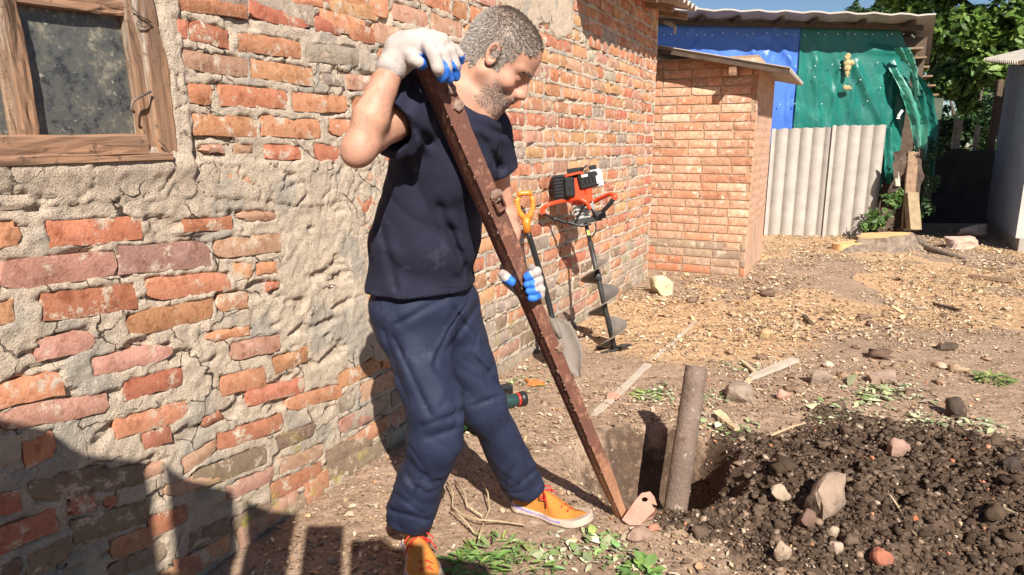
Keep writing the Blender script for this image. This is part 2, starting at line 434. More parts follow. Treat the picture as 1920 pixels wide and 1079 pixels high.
def course_fill(s_from, s_to, z, hh, ph, clear=None):
    s = s_from+ph
    while s < s_to:
        L_ = rr.choice([.262, .255, .268, .135, .25]) if rr.random() > .2 else .125
        a, b = s, min(s+L_, s_to); s += L_+.016+rr.random()*.012
        if b-a < .05: continue
        c = rr.choices(['o', 'y', 'r', 'p', 'g'], [4, 2.6, 2.2, 1.6, .5])[0]
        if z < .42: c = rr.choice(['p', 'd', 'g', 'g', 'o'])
        if clear and clear(.5*(a+b), z): continue
        rects.append((a+rr.uniform(0, .008), b-rr.uniform(0, .008), z+rr.uniform(-.004, .004), z+rr.uniform(-.004, .004), hh*rr.uniform(.88, 1.04), c))
zc = [0.035+.0905*k for k in range(29)]
plaster = lambda s, z: False
for k, z in enumerate(zc):
    # left edge of the regular zone follows the photographed ones
    s0 = .36 if z > 1.2 else (.05 if z < .45 else .22)
    if z > 1.66: s0 = -1.4
    course_fill(s0+rr.uniform(-.03, .05), 4.5, z, .068, rr.uniform(0, .05))
# rows left below the picture and the window reveal
for z in (.05, -.04):
    course_fill(-1.4, .0, z, .075, 0)
WIN = (-1.75, -.535, 1.245, 1.66)     # window opening in the wall: s0, s1, z0, z1
def inwin(s, z): return (s > WIN[0]) & (s < WIN[1]) & (z > WIN[2]) & (z < WIN[3])
rects = [r for r in rects if not inwin(.5*(r[0]+r[1]), .5*(r[2]+r[3]))]
# resolve the top rows above the window against the frame
RA = np.array([[r[0], r[1], r[2], r[3], r[4]] for r in rects])
# mortar / plaster sheet
ms = grid1([(-1.5, .5, .0062), (.5, 1.6, .010), (1.6, 4.5, .016)])
mz = grid1([(-.35, 2.0, .0066), (2.0, 2.75, .012)])
S, Z = np.meshgrid(ms, mz, indexing='ij')
def smear(s, z):
    """1 where render covers the bricks (crumbling plaster band, ledge under the window)"""
    n = f2(s*7+3, z*7, 4)
    band = np.exp(-((s-(.33-.05*(z-.8)))/.17)**2)*(z < 1.30)*1.0*(sstep(.25, .55, z))
    ledge = np.exp(-((z-(1.165-.03*(s+.5)))/.055)**2)*(s < .25)
    led2 = np.exp(-((z-1.10)/.05)**2)*sstep(-.35, -.1, s)*(s < .35)*.8
    jamb = np.exp(-((s+.475)/.028)**2)*(z > 1.2)
    top = sstep(1.75, 2.0, z)*(1-sstep(2.25, 2.6, s))*sstep(1.2, 1.5, s)
    v = np.maximum.reduce([band*.95, ledge*1.25, led2, jamb*1.1, top*.8])
    v = v+.34*(n-.5)*2*.9+.10
    v = np.where(z < 1.2, v+.13, v)
    return v
def mortar_h(s, z):
    wob_s = (f2(s*30+1, z*30+4, 3)-.5)*.020; wob_z = (f2(s*30+8, z*30+2, 3)-.5)*.020
    near_ = 1-.45*sstep(1., 2.5, s)
    ss = s+wob_s*near_; zz = z+wob_z*near_
    ins = np.full(s.shape, -1., np.float32)
    for (a, b, zl, zr, h) in RA:
        i0, i1 = np.searchsorted(ms, [a-.03, b+.03]); zmn = min(zl, zr)-h/2-.03; zmx = max(zl, zr)+h/2+.03
        j0, j1 = np.searchsorted(mz, [zmn, zmx])
        if i1 <= i0 or j1 <= j0: continue
        A = ss[i0:i1, j0:j1]; B = zz[i0:i1, j0:j1]
        zm = zl+(zr-zl)*(A-a)/(b-a)
        d = np.minimum(np.minimum(A-a, b-A), h/2-np.abs(B-zm))
        ins[i0:i1, j0:j1] = np.maximum(ins[i0:i1, j0:j1], d)
    sm_ = smear(s, z)
    joint = -.0030+(f2(s*14, z*14, 4)-.5)*.008+(f2(s*42, z*42, 3)-.5)*.012*near_
    joint = joint-.012*sstep(.60, .72, f2(s*9+30, z*22, 3))             # holes and gaps in the joints
    recess = joint-.014
    m = sstep(-.001, .006, ins)
    hgt = joint*(1-m)+np.minimum(recess, -.014)*m
    cov = .0030+(f2(s*5+9, z*7, 3, .5)-.5)*.005+(f2(s*48, z*48, 3)-.5)*.008
    k = sstep(.60, .66, sm_)
    hgt = hgt*(1-k)+cov*k
    # cracks
    cr = np.abs(f2(s*3.3+40, z*4.7+3, 4)-.5); w = np.exp(-(cr/.007)**2)*sstep(.45, .7, sm_)
    return hgt-.008*w*(s < 1.4)-.006*np.exp(-((f2(s*8+3, z*9+20, 3)-.5)/.012)**2)*sstep(.62, .75, sm_)*(s < 1.4)
MH = mortar_h(S, Z)
def ledge_off(s, z):   # sloping render ledge under the window
    return .014*np.exp(-((z-1.20)/.035)**2)*(s < -.45)
MH = MH+ledge_off(S, Z)
V = np.stack([P0[0]+WD[0]*S+WN[0]*MH, P0[1]+WD[1]*S+WN[1]*MH, Z], -1).reshape(-1, 3)
a_, b_ = S.shape; I = np.arange(a_*b_).reshape(a_, b_)
Q = np.stack([I[:-1, :-1], I[1:, :-1], I[1:, 1:], I[:-1, 1:]], -1).reshape(-1, 4)
cs = (S[:-1, :-1]+.003).ravel(); cz = (Z[:-1, :-1]+.003).ravel()
Q = Q[~inwin(cs, cz)]
house = thing('brick_house', (*P0, 0), 'long weathered red brick house wall with crumbling grey plaster and a small wooden window', 'house')
mt = mesh_np('mortar', V, Q, m_mortar, tint=(1, 1, 1)); adopt(mt, house)
# solid body of the house behind the face
hb = MB()
def wbox(mb, s0, s1, z0, z1, o0, o1, tint=None, bev=0):
    R = np.array([[WD[0], WN[0], 0], [WD[1], WN[1], 0], [0, 0, 1]])
    c = W3((s0+s1)/2, (z0+z1)/2, (o0+o1)/2); return mb.box(c, (s1-s0, abs(o1-o0), z1-z0), R, bev, tint)
wbox(hb, -1.5, -.535, -.35, 1.243, -.9, -.06); wbox(hb, -1.5, -.535, 1.662, 2.75, -.9, -.06)
wbox(hb, -.533, 4.5, -.35, 2.75, -.9, -.06); wbox(hb, -1.5, -.54, 1.25, 1.655, -.9, -.35)
wbox(hb, 4.478, 4.5, -.35, 2.75, -.058, -.012)
adopt(hb.build('wall_core', m_mortar), house)
def brick_mesh(a, b, zl, zr, h, seed, prt=None, wob=1., depth=.03):
    r = np.random.RandomState(seed); nu, nv = 7, 4
    u = np.linspace(0, 1, nu); v = np.linspace(-.5, .5, nv)
    U, Vv = np.meshgrid(u, v, indexing='ij')
    ss = a+(b-a)*U+r.uniform(-.0035, .0035, U.shape)*wob; zz = zl+(zr-zl)*U+h*Vv+r.uniform(-.003, .003, U.shape)*wob
    off = r.uniform(-.0014, .0008, U.shape)*wob+.0006*wob
    # worn corners and a sloping face
    off += (r.uniform(-.003, .003)*(U-.5)+r.uniform(-.003, .003)*Vv)*wob
    e = (U == 0) | (U == 1) | (Vv == -.5) | (Vv == .5); off = np.where(e, off-.0035, off)
    for cu in (0, -1):
        for cv in (0, -1):
            if r.rand() < .35*wob:
                k = r.uniform(.004, .014); ss[cu, cv] += k*(1 if cu == 0 else -1); zz[cu, cv] += k*.6*(1 if cv == 0 else -1)
    n = nu*nv; I = np.arange(n).reshape(nu, nv)
    Fs = [(I[i, j], I[i+1, j], I[i+1, j+1], I[i, j+1]) for i in range(nu-1) for j in range(nv-1)]
    ring = [I[i, 0] for i in range(nu)]+[I[-1, j] for j in range(1, nv)]+[I[i, -1] for i in range(nu-2, -1, -1)]+[I[0, j] for j in range(nv-2, 0, -1)]
    F_ = list(Fs); k = n
    for q, i in enumerate(ring):
        i2 = ring[(q+1) % len(ring)]; F_.append((i2, i, n+q, n+(q+1) % len(ring)))
    return ss, zz, off, ring, F_, depth
def brick_verts(sp, ring, place):
    ss, zz, off = sp[0].ravel(), sp[1].ravel(), sp[2].ravel()
    front = [place(a, b, c) for a, b, c in zip(ss, zz, off)]
    back = [place(ss[i], zz[i], off[i]-sp[5]) for i in ring]
    return np.array(front+back)
def tint_of(c, seed):
    r = np.random.RandomState(seed+9); base = np.array(PAL[c])
    k = r.uniform(.84, 1.14); base = base*k; base[1] *= r.uniform(.92, 1.1); return np.clip(base, 0, .9)
# largest bricks in the picture become parts, the rest one joined part
def pxsize(r):
    P = W3(.5*(r[0]+r[1]), .5*(r[2]+r[3])); dep = P[1]*cp-(P[2]-H)*sp; return (r[1]-r[0])*r[4]/dep**3
def inview(r):
    P = W3(.5*(r[0]+r[1]), .5*(r[2]+r[3]))-np.array([0, 0, H]); dep = P[1]*cp-P[2]*sp
    x = 960+F*P[0]/dep; y = 539.5-F*(P[1]*sp+P[2]*cp)/dep; return -60 < x < 1980 and -40 < y < 1120
order = sorted(range(len(rects)), key=lambda i: -pxsize(rects[i])*(1 if inview(rects[i]) else 1e-4))
rest = MB()
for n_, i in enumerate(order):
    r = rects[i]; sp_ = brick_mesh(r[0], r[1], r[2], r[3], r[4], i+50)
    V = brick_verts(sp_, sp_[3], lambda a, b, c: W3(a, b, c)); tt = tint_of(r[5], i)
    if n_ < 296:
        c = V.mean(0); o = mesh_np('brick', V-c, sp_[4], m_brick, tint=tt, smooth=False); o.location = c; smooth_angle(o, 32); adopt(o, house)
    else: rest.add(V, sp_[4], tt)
o = rest.build('distant_bricks', m_brick); o['kind'] = 'stuff'; adopt(o, house)
# corner bricks of the end face of the house (toothed corner)
# eave: corrugated sheet with rafters
def corrugated(path_u, path_v, origin, n, nw, amp, th, per=12):
    """sheet: waves run along v, nw waves across u (vectors u,v full extent), normal n"""
    k = int(nw*per)+1; U = np.linspace(0, 1, k)
    top = []; 
    for vv in (0, .5, 1):
        for uu in U:
            h = amp*math.cos(uu*nw*2*math.pi); top.append(np.asarray(origin)+np.asarray(path_u)*uu+np.asarray(path_v)*vv+np.asarray(n)*h)
    top = np.array(top); bot = top-np.asarray(n)*th; Fs = []; N_ = len(top)
    for r_ in range(2):
        for i in range(k-1):
            a = r_*k+i; Fs.append((a, a+1, a+1+k, a+k)); Fs.append((N_+a, N_+a+k, N_+a+1+k, N_+a+1))
    for i in range(k-1): Fs.append((i, N_+i, N_+i+1, i+1)); a = 2*k+i; Fs.append((a, a+1, N_+a+1, N_+a))
    for a, b in ((0, k), (k, 2*k)): Fs.append((a, b, N_+b, N_+a)); Fs.append((a+k-1, N_+a+k-1, N_+b+k-1, b+k-1))
    return np.vstack([top, bot]), Fs
m_asb = M('asbestos_cement', (.50, .44, .37), (.36, .32, .27), 6, .9, .4, 90, spots=((.22, .19, .15), 14, .58, .1))
m_asb_light = M('pale_asbestos_cement', (.47, .42, .37), (.38, .34, .30), 5, .9, .35, 90, spots=((.30, .26, .22), 9, .60, .12))
m_oldwood = M('grey_timber', (.34, .22, .14), (.20, .13, .085), 12, .85, .5, 70)
m_darkwood = M('dark_timber', (.12, .08, .055), (.07, .05, .035), 12, .85, .5, 70)
roof = bpy.data.objects.new('roof', None); link(roof); adopt(roof, house)
def eave():
    s0, s1 = 2.2, 4.68; o_out = .30; zo0, zo1 = 2.36, 2.44
    A = W3(s0, zo0+.24, -.75); B = W3(s1, zo1+.24, -.75)
    u = B-A; v = W3(s0, zo0, o_out)-A; nrm = np.cross(u, v); nrm /= np.linalg.norm(nrm)
    if nrm[2] < 0: nrm = -nrm
    V, Fs = corrugated(u, v, A, nrm, 16, .022, .007)
    o = MB().add(V, Fs).build('corrugated_sheet', m_asb_light, None, True); smooth_angle(o, 50); adopt(o, roof)
    for k in range(5):
        s = 2.5+k*.52; mb = MB(); c = W3(s, 2.34+.02*k, .0); R = np.array([[WD[0], WN[0], 0], [WD[1], WN[1], 0], [0, 0, 1]])
        tl = math.atan2(.24, 1.05); R = R@np.array([[1, 0, 0], [0, math.cos(-tl), -math.sin(-tl)], [0, math.sin(-tl), math.cos(-tl)]])
        mb.box(c, (.05, .48, .055), R, .004); o = mb.build('rafter', m_oldwood); adopt(o, roof)
eave()
# bracket: crooked bit of wood at the eave corner
# ------------------------------------------------------------ window of the house
RW = np.array([[WD[0], WN[0], 0], [WD[1], WN[1], 0], [0, 0, 1]])
def grain(name, base, var, streak):
    m = bpy.data.materials.new(name); m.use_nodes = True; t = m.node_tree; N = t.nodes; L = t.links; b = N['Principled BSDF']
    tc = N.new('ShaderNodeTexCoord'); mp = N.new('ShaderNodeMapping'); L.new(tc.outputs['Object'], mp.inputs[0]); mp.inputs[3].default_value = streak
    def noise(v, s, d=6, r=.65):
        n = N.new('ShaderNodeTexNoise'); n.inputs['Scale'].default_value = s; n.inputs['Detail'].default_value = d; n.inputs['Roughness'].default_value = r
        L.new(v, n.inputs['Vector']); return n.outputs[0]
    def rng(o, a, c):
        r = N.new('ShaderNodeMapRange'); L.new(o, r.inputs[0]); r.inputs[1].default_value = a; r.inputs[2].default_value = c; return r.outputs[0]
    def mix(f, a, c):
        x = N.new('ShaderNodeMix'); x.data_type = 'RGBA'; L.new(f, x.inputs[0])
        for i, q in ((6, a), (7, c)):
            if hasattr(q, 'links'): L.new(q, x.inputs[i])
            else: x.inputs[i].default_value = (*q, 1)
        return x.outputs[2]
    g = noise(mp.outputs[0], 22); c = mix(rng(g, .38, .62), base, var)
    c = mix(rng(noise(mp.outputs[0], 60, 3), .60, .68), c, tuple(q*.35 for q in var))
    c = mix(rng(noise(mp.outputs[0], 9, 7, .75), .58, .66), c, (.42, .36, .29)); c = mix(rng(noise(tc.outputs['Object'], 30, 5), .58, .66), c, (.13, .085, .06))
    L.new(c, b.inputs['Base Color']); b.inputs['Roughness'].default_value = .85; b.inputs['Specular IOR Level'].default_value = .2
    bp = N.new('ShaderNodeBump'); bp.inputs['Strength'].default_value = .9; bp.inputs['Distance'].default_value = .006
    L.new(g, bp.inputs['Height']); L.new(bp.outputs[0], b.inputs['Normal']); return m
m_wv = grain('weathered_wood_upright', (.38, .21, .12), (.18, .11, .072), (1, 1, .06))
m_wh = grain('weathered_wood_rail', (.38, .21, .125), (.18, .11, .075), (.06, .06, 1))
win = bpy.data.objects.new('window', None); link(win); adopt(win, house)
def board(name, pts, o0, o1, mat, parent, seed=0, n=14, label=None):
    """long board given by its centre line in wall coordinates [(s,z,halfwidth)...], rough edges"""
    r = np.random.RandomState(seed); p = np.array(pts, float)
    t = np.linspace(0, 1, n); tt = np.linspace(0, 1, len(p))
    C_ = np.stack([np.interp(t, tt, p[:, k]) for k in range(3)], 1)
    d = p[-1, :2]-p[0, :2]; d = d/np.linalg.norm(d); nn = np.array([-d[1], d[0]])
    cols = np.array([-1, -.8, -.35, .1, .5, .82, 1]); V = []
    for i in range(n):
        for j, c in enumerate(cols):
            w = C_[i, 2]*c*(1+r.uniform(-.05, .05)); q = C_[i, :2]+nn*w+d*r.uniform(-.003, .003)
            off = o1-(.004 if abs(c) == 1 else 0)+r.uniform(-.0016, .0016)+(r.uniform(-.004, 0) if r.rand() < .12 else 0); V.append(W3(q[0], q[1], off))
    for i in range(n):
        for c in (-1, 1): q = C_[i, :2]+nn*C_[i, 2]*c; V.append(W3(q[0], q[1], o0))
    m = len(cols); Fs = []; b0 = n*m
    for i in range(n-1):
        for j in range(m-1): a = i*m+j; Fs.append((a, a+m, a+m+1, a+1))
        Fs.append((i*m, b0+2*i, b0+2*i+2, (i+1)*m)); Fs.append((i*m+m-1, (i+1)*m+m-1, b0+2*i+3, b0+2*i+1))
    Fs.append(tuple(range(m))+(b0+1, b0)); a = (n-1)*m; Fs.append(tuple(range(a, a+m))[::-1]+(b0+2*n-2, b0+2*n-1))
    V = np.array(V); c = V.mean(0)
    o = mesh_np(name, V-c, Fs, mat, None, smooth=False); o.location = c; adopt(o, parent)
    if label: o['label'] = label
    return o
def wp(x, y, off=0): return WALLP(x, y, off)
def bpx(name, ends, o0, o1, mat, seed, parent=None):
    """board from photo pixels (x,y,halfwidth px) measured on the wall plane"""
    pts = []
    for x, y, hw in ends:
        s, z = wp(x, y, o1); pts.append((s, z, hw))
    return board(name, pts, o0, o1, mat, parent or win, seed)
fr = []
bpx('frame_board', [(262, -30, .030), (297, 120, .031), (318, 292, .030)], -.14, .004, m_wv, 1)          # outer jamb
bpx('frame_board', [(236, -30, .016), (262, 120, .017), (283, 292, .018)], -.15, -.012, m_wv, 2)       # casement stile
bpx('frame_board', [(150, 6, .019), (-90, -28, .019), (-330, -60, .02)][::-1]+[(242, 16, .019)], -.14, -.014, m_wh, 3)   # casement top rail
bpx('frame_board', [(-330, 292, .030), (0, 281, .030), (278, 273, .028)], -.14, .006, m_wh, 4)  # bottom rail
bpx('frame_board', [(-330, 318, .012), (0, 303, .011), (325, 293, .010)], -.16, .022, m_wh, 5)  # thin sill strip
bpx('frame_board', [(9, -20, .020), (38, 110, .020), (62, 262, .018)], -.13, -.010, m_wv, 6)      # middle post
bpx('frame_board', [(-22, -20, .010), (8, 110, .011), (34, 262, .012)], -.13, -.028, m_oldwood, 7)
def pane():
    m = bpy.data.materials.new('dusty_glass'); m.use_nodes = True; t = m.node_tree; N = t.nodes; L = t.links; b = N['Principled BSDF']
    g = N.new('ShaderNodeNewGeometry')
    def noise(s, d=7, r=.7):
        n = N.new('ShaderNodeTexNoise'); n.inputs['Scale'].default_value = s; n.inputs['Detail'].default_value = d; n.inputs['Roughness'].default_value = r; L.new(g.outputs[0], n.inputs['Vector']); return n.outputs[0]
    r = N.new('ShaderNodeValToRGB'); L.new(noise(15, 8, .78), r.inputs[0]); e = r.color_ramp.elements
    e[0].position = .40; e[0].color = (.030, .032, .034, 1); e[1].position = .64; e[1].color = (.27, .245, .185, 1)
    k = e.new(.47); k.color = (.085, .088, .085, 1); k = e.new(.55); k.color = (.11, .107, .09, 1)
    r2 = N.new('ShaderNodeValToRGB'); L.new(noise(45, 4), r2.inputs[0]); r2.color_ramp.elements[0].position = .62; r2.color_ramp.elements[1].position = .70
    x = N.new('ShaderNodeMix'); x.data_type = 'RGBA'; L.new(r2.outputs[0], x.inputs[0]); L.new(r.outputs[0], x.inputs[6]); x.inputs[7].default_value = (.34, .31, .25, 1)
    L.new(x.outputs[2], b.inputs['Base Color']); b.inputs['Roughness'].default_value = .42; b.inputs['Specular IOR Level'].default_value = .5
    return m
m_pane = pane()
for a, b_, z0, z1 in ((-.895, -.58, 1.27, 1.60), (-1.6, -.93, 1.27, 1.60)):
    mb = MB(); wbox(mb, a, b_, z0, z1, -.042, -.038)
    o = mb.build('pane', m_pane); adopt(o, win)
m_wire = M('rusty_wire', (.25, .20, .16), (.12, .08, .06), 30, .6, .2, 90, metal=.3)
mb = MB(); P = [W3(*wp(x, y, .012), .012) for x, y in ((283, 172), (262, 182), (249, 190), (246, 204), (252, 212))]; mb.tube(P, .0035, 7); o = mb.build('hook', m_wire, None, True); adopt(o, win)
mb = MB(); P = [W3(*wp(x, y, .02), .02) for x, y in ((296, 262), (307, 272), (316, 285), (328, 308))]; mb.tube(P, .0018, 6); adopt(mb.build('wire', m_wire, None, True), win); mb = MB(); mb.tube([W3(*wp(x, y, .01), .01) for x, y in ((243, 8), (262, 30), (283, 42), (272, 52), (256, 44))], .002, 6)
o = mb.build('wire', m_wire, None, True); adopt(o, win)

# ------------------------------------------------------------ brick outhouse beyond the corner
m_ob = masonry('outhouse_brick', (1, 1, 1), (.86, .84, .82), moss=False); m_om = M('outhouse_mortar', (.42, .27, .17), (.33, .22, .15), 10, .95, .6, 80)
m_render = M('sandy_render', (.60, .37, .25), (.50, .31, .21), 4, .95, .7, 60, spots=[((.36, .28, .21), 3, .55, .12)])
Bc = P0+WD*4.97
def A3(o_, z, k=0.0):
    """outhouse front plane: o_ = distance from the house wall line, k = depth behind the front"""
    q = Bc+WN*o_+WD*k; return np.array([q[0], q[1], z])
out = thing('brick_outhouse', (*(Bc+WN*.35), 0), 'small orange brick outhouse with a low sloping roof beyond the house corner', 'outhouse')
RA_ = np.array([[WN[0], WD[0], 0], [WN[1], WD[1], 0], [0, 0, 1]])
def abox(mb, o0, o1, z0, z1, k0, k1, tint=None): return mb.box(A3((o0+o1)/2, (z0+z1)/2, (k0+k1)/2), (o1-o0, abs(k1-k0), z1-z0), RA_, 0, tint)
mb = MB(); abox(mb, -.6, .808, -.2, 2.06, .008, 1.5); adopt(mb.build('wall_core', m_om), out)
mb = MB(); abox(mb, .808, .826, -.2, 2.02, .02, 1.5); adopt(mb.build('rendered_side', m_render), out)
ob = random.Random(3)
for k in range(25):
    z = .045+.0815*k; zt = z; o_ = -.60+(.13 if k % 2 else 0)
    while o_ < .80:
        L_ = .262 if ob.random() < .88 else .13
        a, b = max(o_, -.34), min(o_+L_, .822)
        o_ += L_+.014
        if b-a < .04: continue
        c = ob.choices(['a', 'b', 'c', 'e'], [4, 3, 3, 1])[0]
        col = {'a': (.61, .33, .21), 'b': (.58, .28, .165), 'c': (.64, .37, .24), 'e': (.68, .49, .33)}[c]
        if k < 4: col = ob.choice([(.42, .30, .20), (.50, .33, .22), (.36, .26, .19), (.62, .20, .09)])
        V0 = brick_mesh(a, b, zt, zt-.0*(b-a), .069, k*40+int(o_*100)+70, wob=.35)
        V = brick_verts(V0, V0[3], lambda s, zz, off: A3(s, zz, -off-.002))
        cc = V.mean(0); kk = ob.uniform(.78, 1.12); o = mesh_np('brick', V-cc, [f[::-1] for f in V0[4]], m_ob, tint=tuple(q*kk for q in col), smooth=False); o.location = cc; adopt(o, out)
for k in range(25):
    z = .045+.0815*k
    if k < 6: continue
    s_ = .012; first = True
    while s_ < 1.45:
        e_ = min(s_+((.125 if k % 2 else .25) if first else .25), 1.48); first = False
        V0 = brick_mesh(s_, e_, z, z, .068, k*9+int(s_*100)+900, wob=.3, depth=.012)
        V = brick_verts(V0, V0[3], lambda s, zz, off: np.array([*(Bc+WN*(.8285+off)+WD*s), zz])); cc = V.mean(0); q = ob.choice([(.60, .35, .23), (.58, .33, .215), (.62, .38, .26)])
        s_ = e_+.014
        o = mesh_np('brick', V-cc, V0[4], m_ob, tint=q, smooth=False); o.location = cc; adopt(o, out)
# end bricks seen on the sunlit corner of the house (toothed return)
rf = bpy.data.objects.new('roof', None); link(rf); adopt(rf, out)
def oroof():
    A = A3(-.6, 2.27, -.20); u = A3(1.10, 1.90, -.20)-A; v = A3(-.6, 2.30, 1.75)-A
    n = np.cross(u, v); n /= np.linalg.norm(n)
    V, Fs = corrugated(v, u, A, n, 13, .018, .008); o = MB().add(V, Fs).build('corrugated_sheet', m_asb_light, None, True); smooth_angle(o, 50); adopt(o, rf)
    mb = MB(); mb.add([A-n*.012, A+u-n*.012, A+u-n*.045, A-n*.045, A-n*.012+WD3*.03, A+u-n*.012+WD3*.03, A+u-n*.045+WD3*.03, A-n*.045+WD3*.03],
        [(0, 1, 2, 3), (4, 7, 6, 5), (0, 4, 5, 1), (3, 2, 6, 7), (0, 3, 7, 4), (1, 5, 6, 2)]); adopt(mb.build('fascia_board', m_darkwood), rf)
    c = A+u*.73-n*.10; mb = MB(); mb.box(c+WD3*.13, (.065, .30, .075), RA_, .004); adopt(mb.build('rafter', m_wh), rf)
WD3 = np.array([WD[0], WD[1], 0])
oroof()
# ------------------------------------------------------------ shed covered with tarpaulins
def tarp_mat(name, base, var):
    m = M(name, base, var, 2.5, .36, .5, 14, spec=.45, spots=[(tuple(min(1, q*1.5+.03) for q in base), 3.5, .56, .2), (tuple(q*.6 for q in base), 6, .60, .1)]); return m
m_blue = tarp_mat('blue_tarpaulin', (.065, .17, .56), (.05, .14, .50)); m_green = tarp_mat('green_tarpaulin', (.012, .165, .125), (.010, .115, .095))
m_teal = tarp_mat('pale_green_tarpaulin', (.03, .24, .17), (.14, .30, .24))
shed = thing('tarpaulin_shed', (3.6, 10.2, 0), 'shed wrapped in blue and green tarpaulin under a flat sheet roof', 'shed')
YT = 9.72
mb = MB(); mb.box((3.42, YT+.80, 1.36), (4.80, 1.3, 2.76)); adopt(mb.build('wall', m_darkwood), shed)
def tarp(name, outline_x, z0f, z1f, mat, amp, seed, parent, dx=.03, yoff=.0, folds=()):
    x0, x1 = outline_x; nx_ = int((x1-x0)/dx)+1; nz_ = 60
    xs = np.linspace(x0, x1, nx_); V = []
    X, T = np.meshgrid(xs, np.linspace(0, 1, nz_), indexing='ij')
    Z0 = z0f(X); Z1 = z1f(X); Zz = Z1+(Z0-Z1)*T
    # folds hang in slanting lines from the nailed top
    a = f2((X*3.2+Zz*.5+seed)*1.3, Zz*.55+seed, 3)-.5; b = (1-np.abs(f2(X*7+Zz*2.6+seed, Zz*1.6, 3)-.5)*5)
    Y = YT-.03-yoff-amp*(a*1.0+b*.22)*sstep(0, .25, T)
    for (fx, fz, dxx, dzz, w, h) in folds:
        L_ = math.hypot(dxx, dzz); q = ((X-fx)*dxx+(Zz-fz)*dzz)/L_; pdist = ((X-fx)*dzz-(Zz-fz)*dxx)/L_
        Y = Y-h*np.exp(-(pdist/w)**2)*sstep(-.05, .1, q)*(1-sstep(L_-.2, L_, q))
    V = np.stack([X, Y, Zz], -1).reshape(-1, 3); I = np.arange(nx_*nz_).reshape(nx_, nz_)
    Q = np.stack([I[:-1, :-1], I[:-1, 1:], I[1:, 1:], I[1:, :-1]], -1).reshape(-1, 4)
    o = mesh_np(name, V, Q, mat); adopt(o, parent); return o
tb = tarp('blue_tarpaulin', (1.2, 3.99), lambda x: 0*x+.7, lambda x: 2.90+0*x, m_blue, .05, 3, shed, folds=[(2.55, 2.65, -.35, -.9, .035, .03), (3.3, 2.6, .2, -.5, .03, .04), (3.55, 2.55, -.22, -.5, .03, .04), (3.7, 2.6, .3, -.4, .03, .035), (3.85, 2.5, .02, -1., .03, .03)])
tg = tarp('green_tarpaulin', (3.96, 5.52), lambda x: 0*x+.55+.25*(x > 5.3), lambda x: 2.87-.0*x-.35*sstep(5.25, 5.5, x), m_green, .09, 8, shed, yoff=.012,
     folds=[(4.2, 2.45, .15, -1.2, .04, .03), (4.55, 2.4, -.1, -1.2, .03, .035), (4.72, 2.38, .5, -.9, .05, .05), (4.75, 2.4, -.02, -1.3, .02, .04), (5.4, 2.5, -.6, .06, .04, .04), (5.3, 2.4, .02, -1.2, .04, .06)])
def strip(name, pts, w, mat, seed):
    V = []; r = np.random.RandomState(seed); n = 22
    P = np.array(pts, float); t = np.linspace(0, 1, n); tt = np.linspace(0, 1, len(P)); C_ = np.stack([np.interp(t, tt, P[:, k]) for k in range(4)], 1)
    for i in range(n):
        for j, c in enumerate(np.linspace(-1, 1, 9)): V.append((C_[i, 0]+c*C_[i, 3]+r.uniform(-.004, .004), C_[i, 1]+.05*math.cos(c*5+i*.22+seed)-.02*r.rand(), C_[i, 2]))
    Fs = [(i*9+j, (i+1)*9+j, (i+1)*9+j+1, i*9+j+1) for i in range(n-1) for j in range(8)]
    o = mesh_np(name, V, Fs, mat); adopt(o, shed); return o
# torn lengths hanging at the right-hand corner
for k, (pp, w) in enumerate([([PY(1672, 128, 9.6), PY(1700, 170, 9.5), PY(1722, 230, 9.5), PY(1728, 300, 9.5)], [.07, .12, .10, .04]), ([PY(1705, 130, 9.7), PY(1732, 175, 9.7), PY(1745, 240, 9.7), PY(1745, 330, 9.7)], [.05, .09, .10, .05]), ([PY(1690, 90, 9.45), PY(1712, 130, 9.5), PY(1720, 180, 9.5)], [.09, .06, .04]), ([PY(1662, 240, 9.55), PY(1668, 290, 9.5), PY(1672, 345, 9.5)], [.09, .09, .05])]):
    strip('torn_flap', [(*p, w_) for p, w_ in zip(pp, w)], .1, [m_teal, m_green, m_teal, m_green][k], k*2+1)
m_white = M('torn_white_film', (.75, .78, .72), (.6, .62, .5), 9, .5, .2, 40)
m_foam = M('dried_foam', (.50, .42, .22), (.30, .24, .12), 25, .9, .9, 60)
def lump(name, cs, mat, parent, seed=0):
    mb = MB(); r = np.random.RandomState(seed)
    for c, rad in cs:
        V, Fs = ico(1); V = V*rad*(1+r.uniform(-.25, .25, (len(V), 1)))*[1, .5, 1.2]; mb.add(V+c, Fs)
    o = mb.build(name, mat, None, True); 
    if parent: adopt(o, parent)
    return o
def ico(sub=1):
    t = (1+5**.5)/2
    V = [(-1, t, 0), (1, t, 0), (-1, -t, 0), (1, -t, 0), (0, -1, t), (0, 1, t), (0, -1, -t), (0, 1, -t), (t, 0, -1), (t, 0, 1), (-t, 0, -1), (-t, 0, 1)]
    Fs = [(0, 11, 5), (0, 5, 1), (0, 1, 7), (0, 7, 10), (0, 10, 11), (1, 5, 9), (5, 11, 4), (11, 10, 2), (10, 7, 6), (7, 1, 8), (3, 9, 4), (3, 4, 2), (3, 2, 6), (3, 6, 8), (3, 8, 9), (4, 9, 5), (2, 4, 11), (6, 2, 10), (8, 6, 7), (9, 8, 1)]
    V = [np.array(v, float)/math.hypot(1, t) for v in V]
    for _ in range(sub):
        c = {}; F2 = []
        def mid(a, b):
            k = (min(a, b), max(a, b))
            if k not in c: m = V[a]+V[b]; V.append(m/np.linalg.norm(m)); c[k] = len(V)-1
            return c[k]
        for a, b, d in Fs: x, y, z = mid(a, b), mid(b, d), mid(d, a); F2 += [(a, x, z), (b, y, x), (d, z, y), (x, y, z)]
        Fs = F2
    return np.array(V), Fs
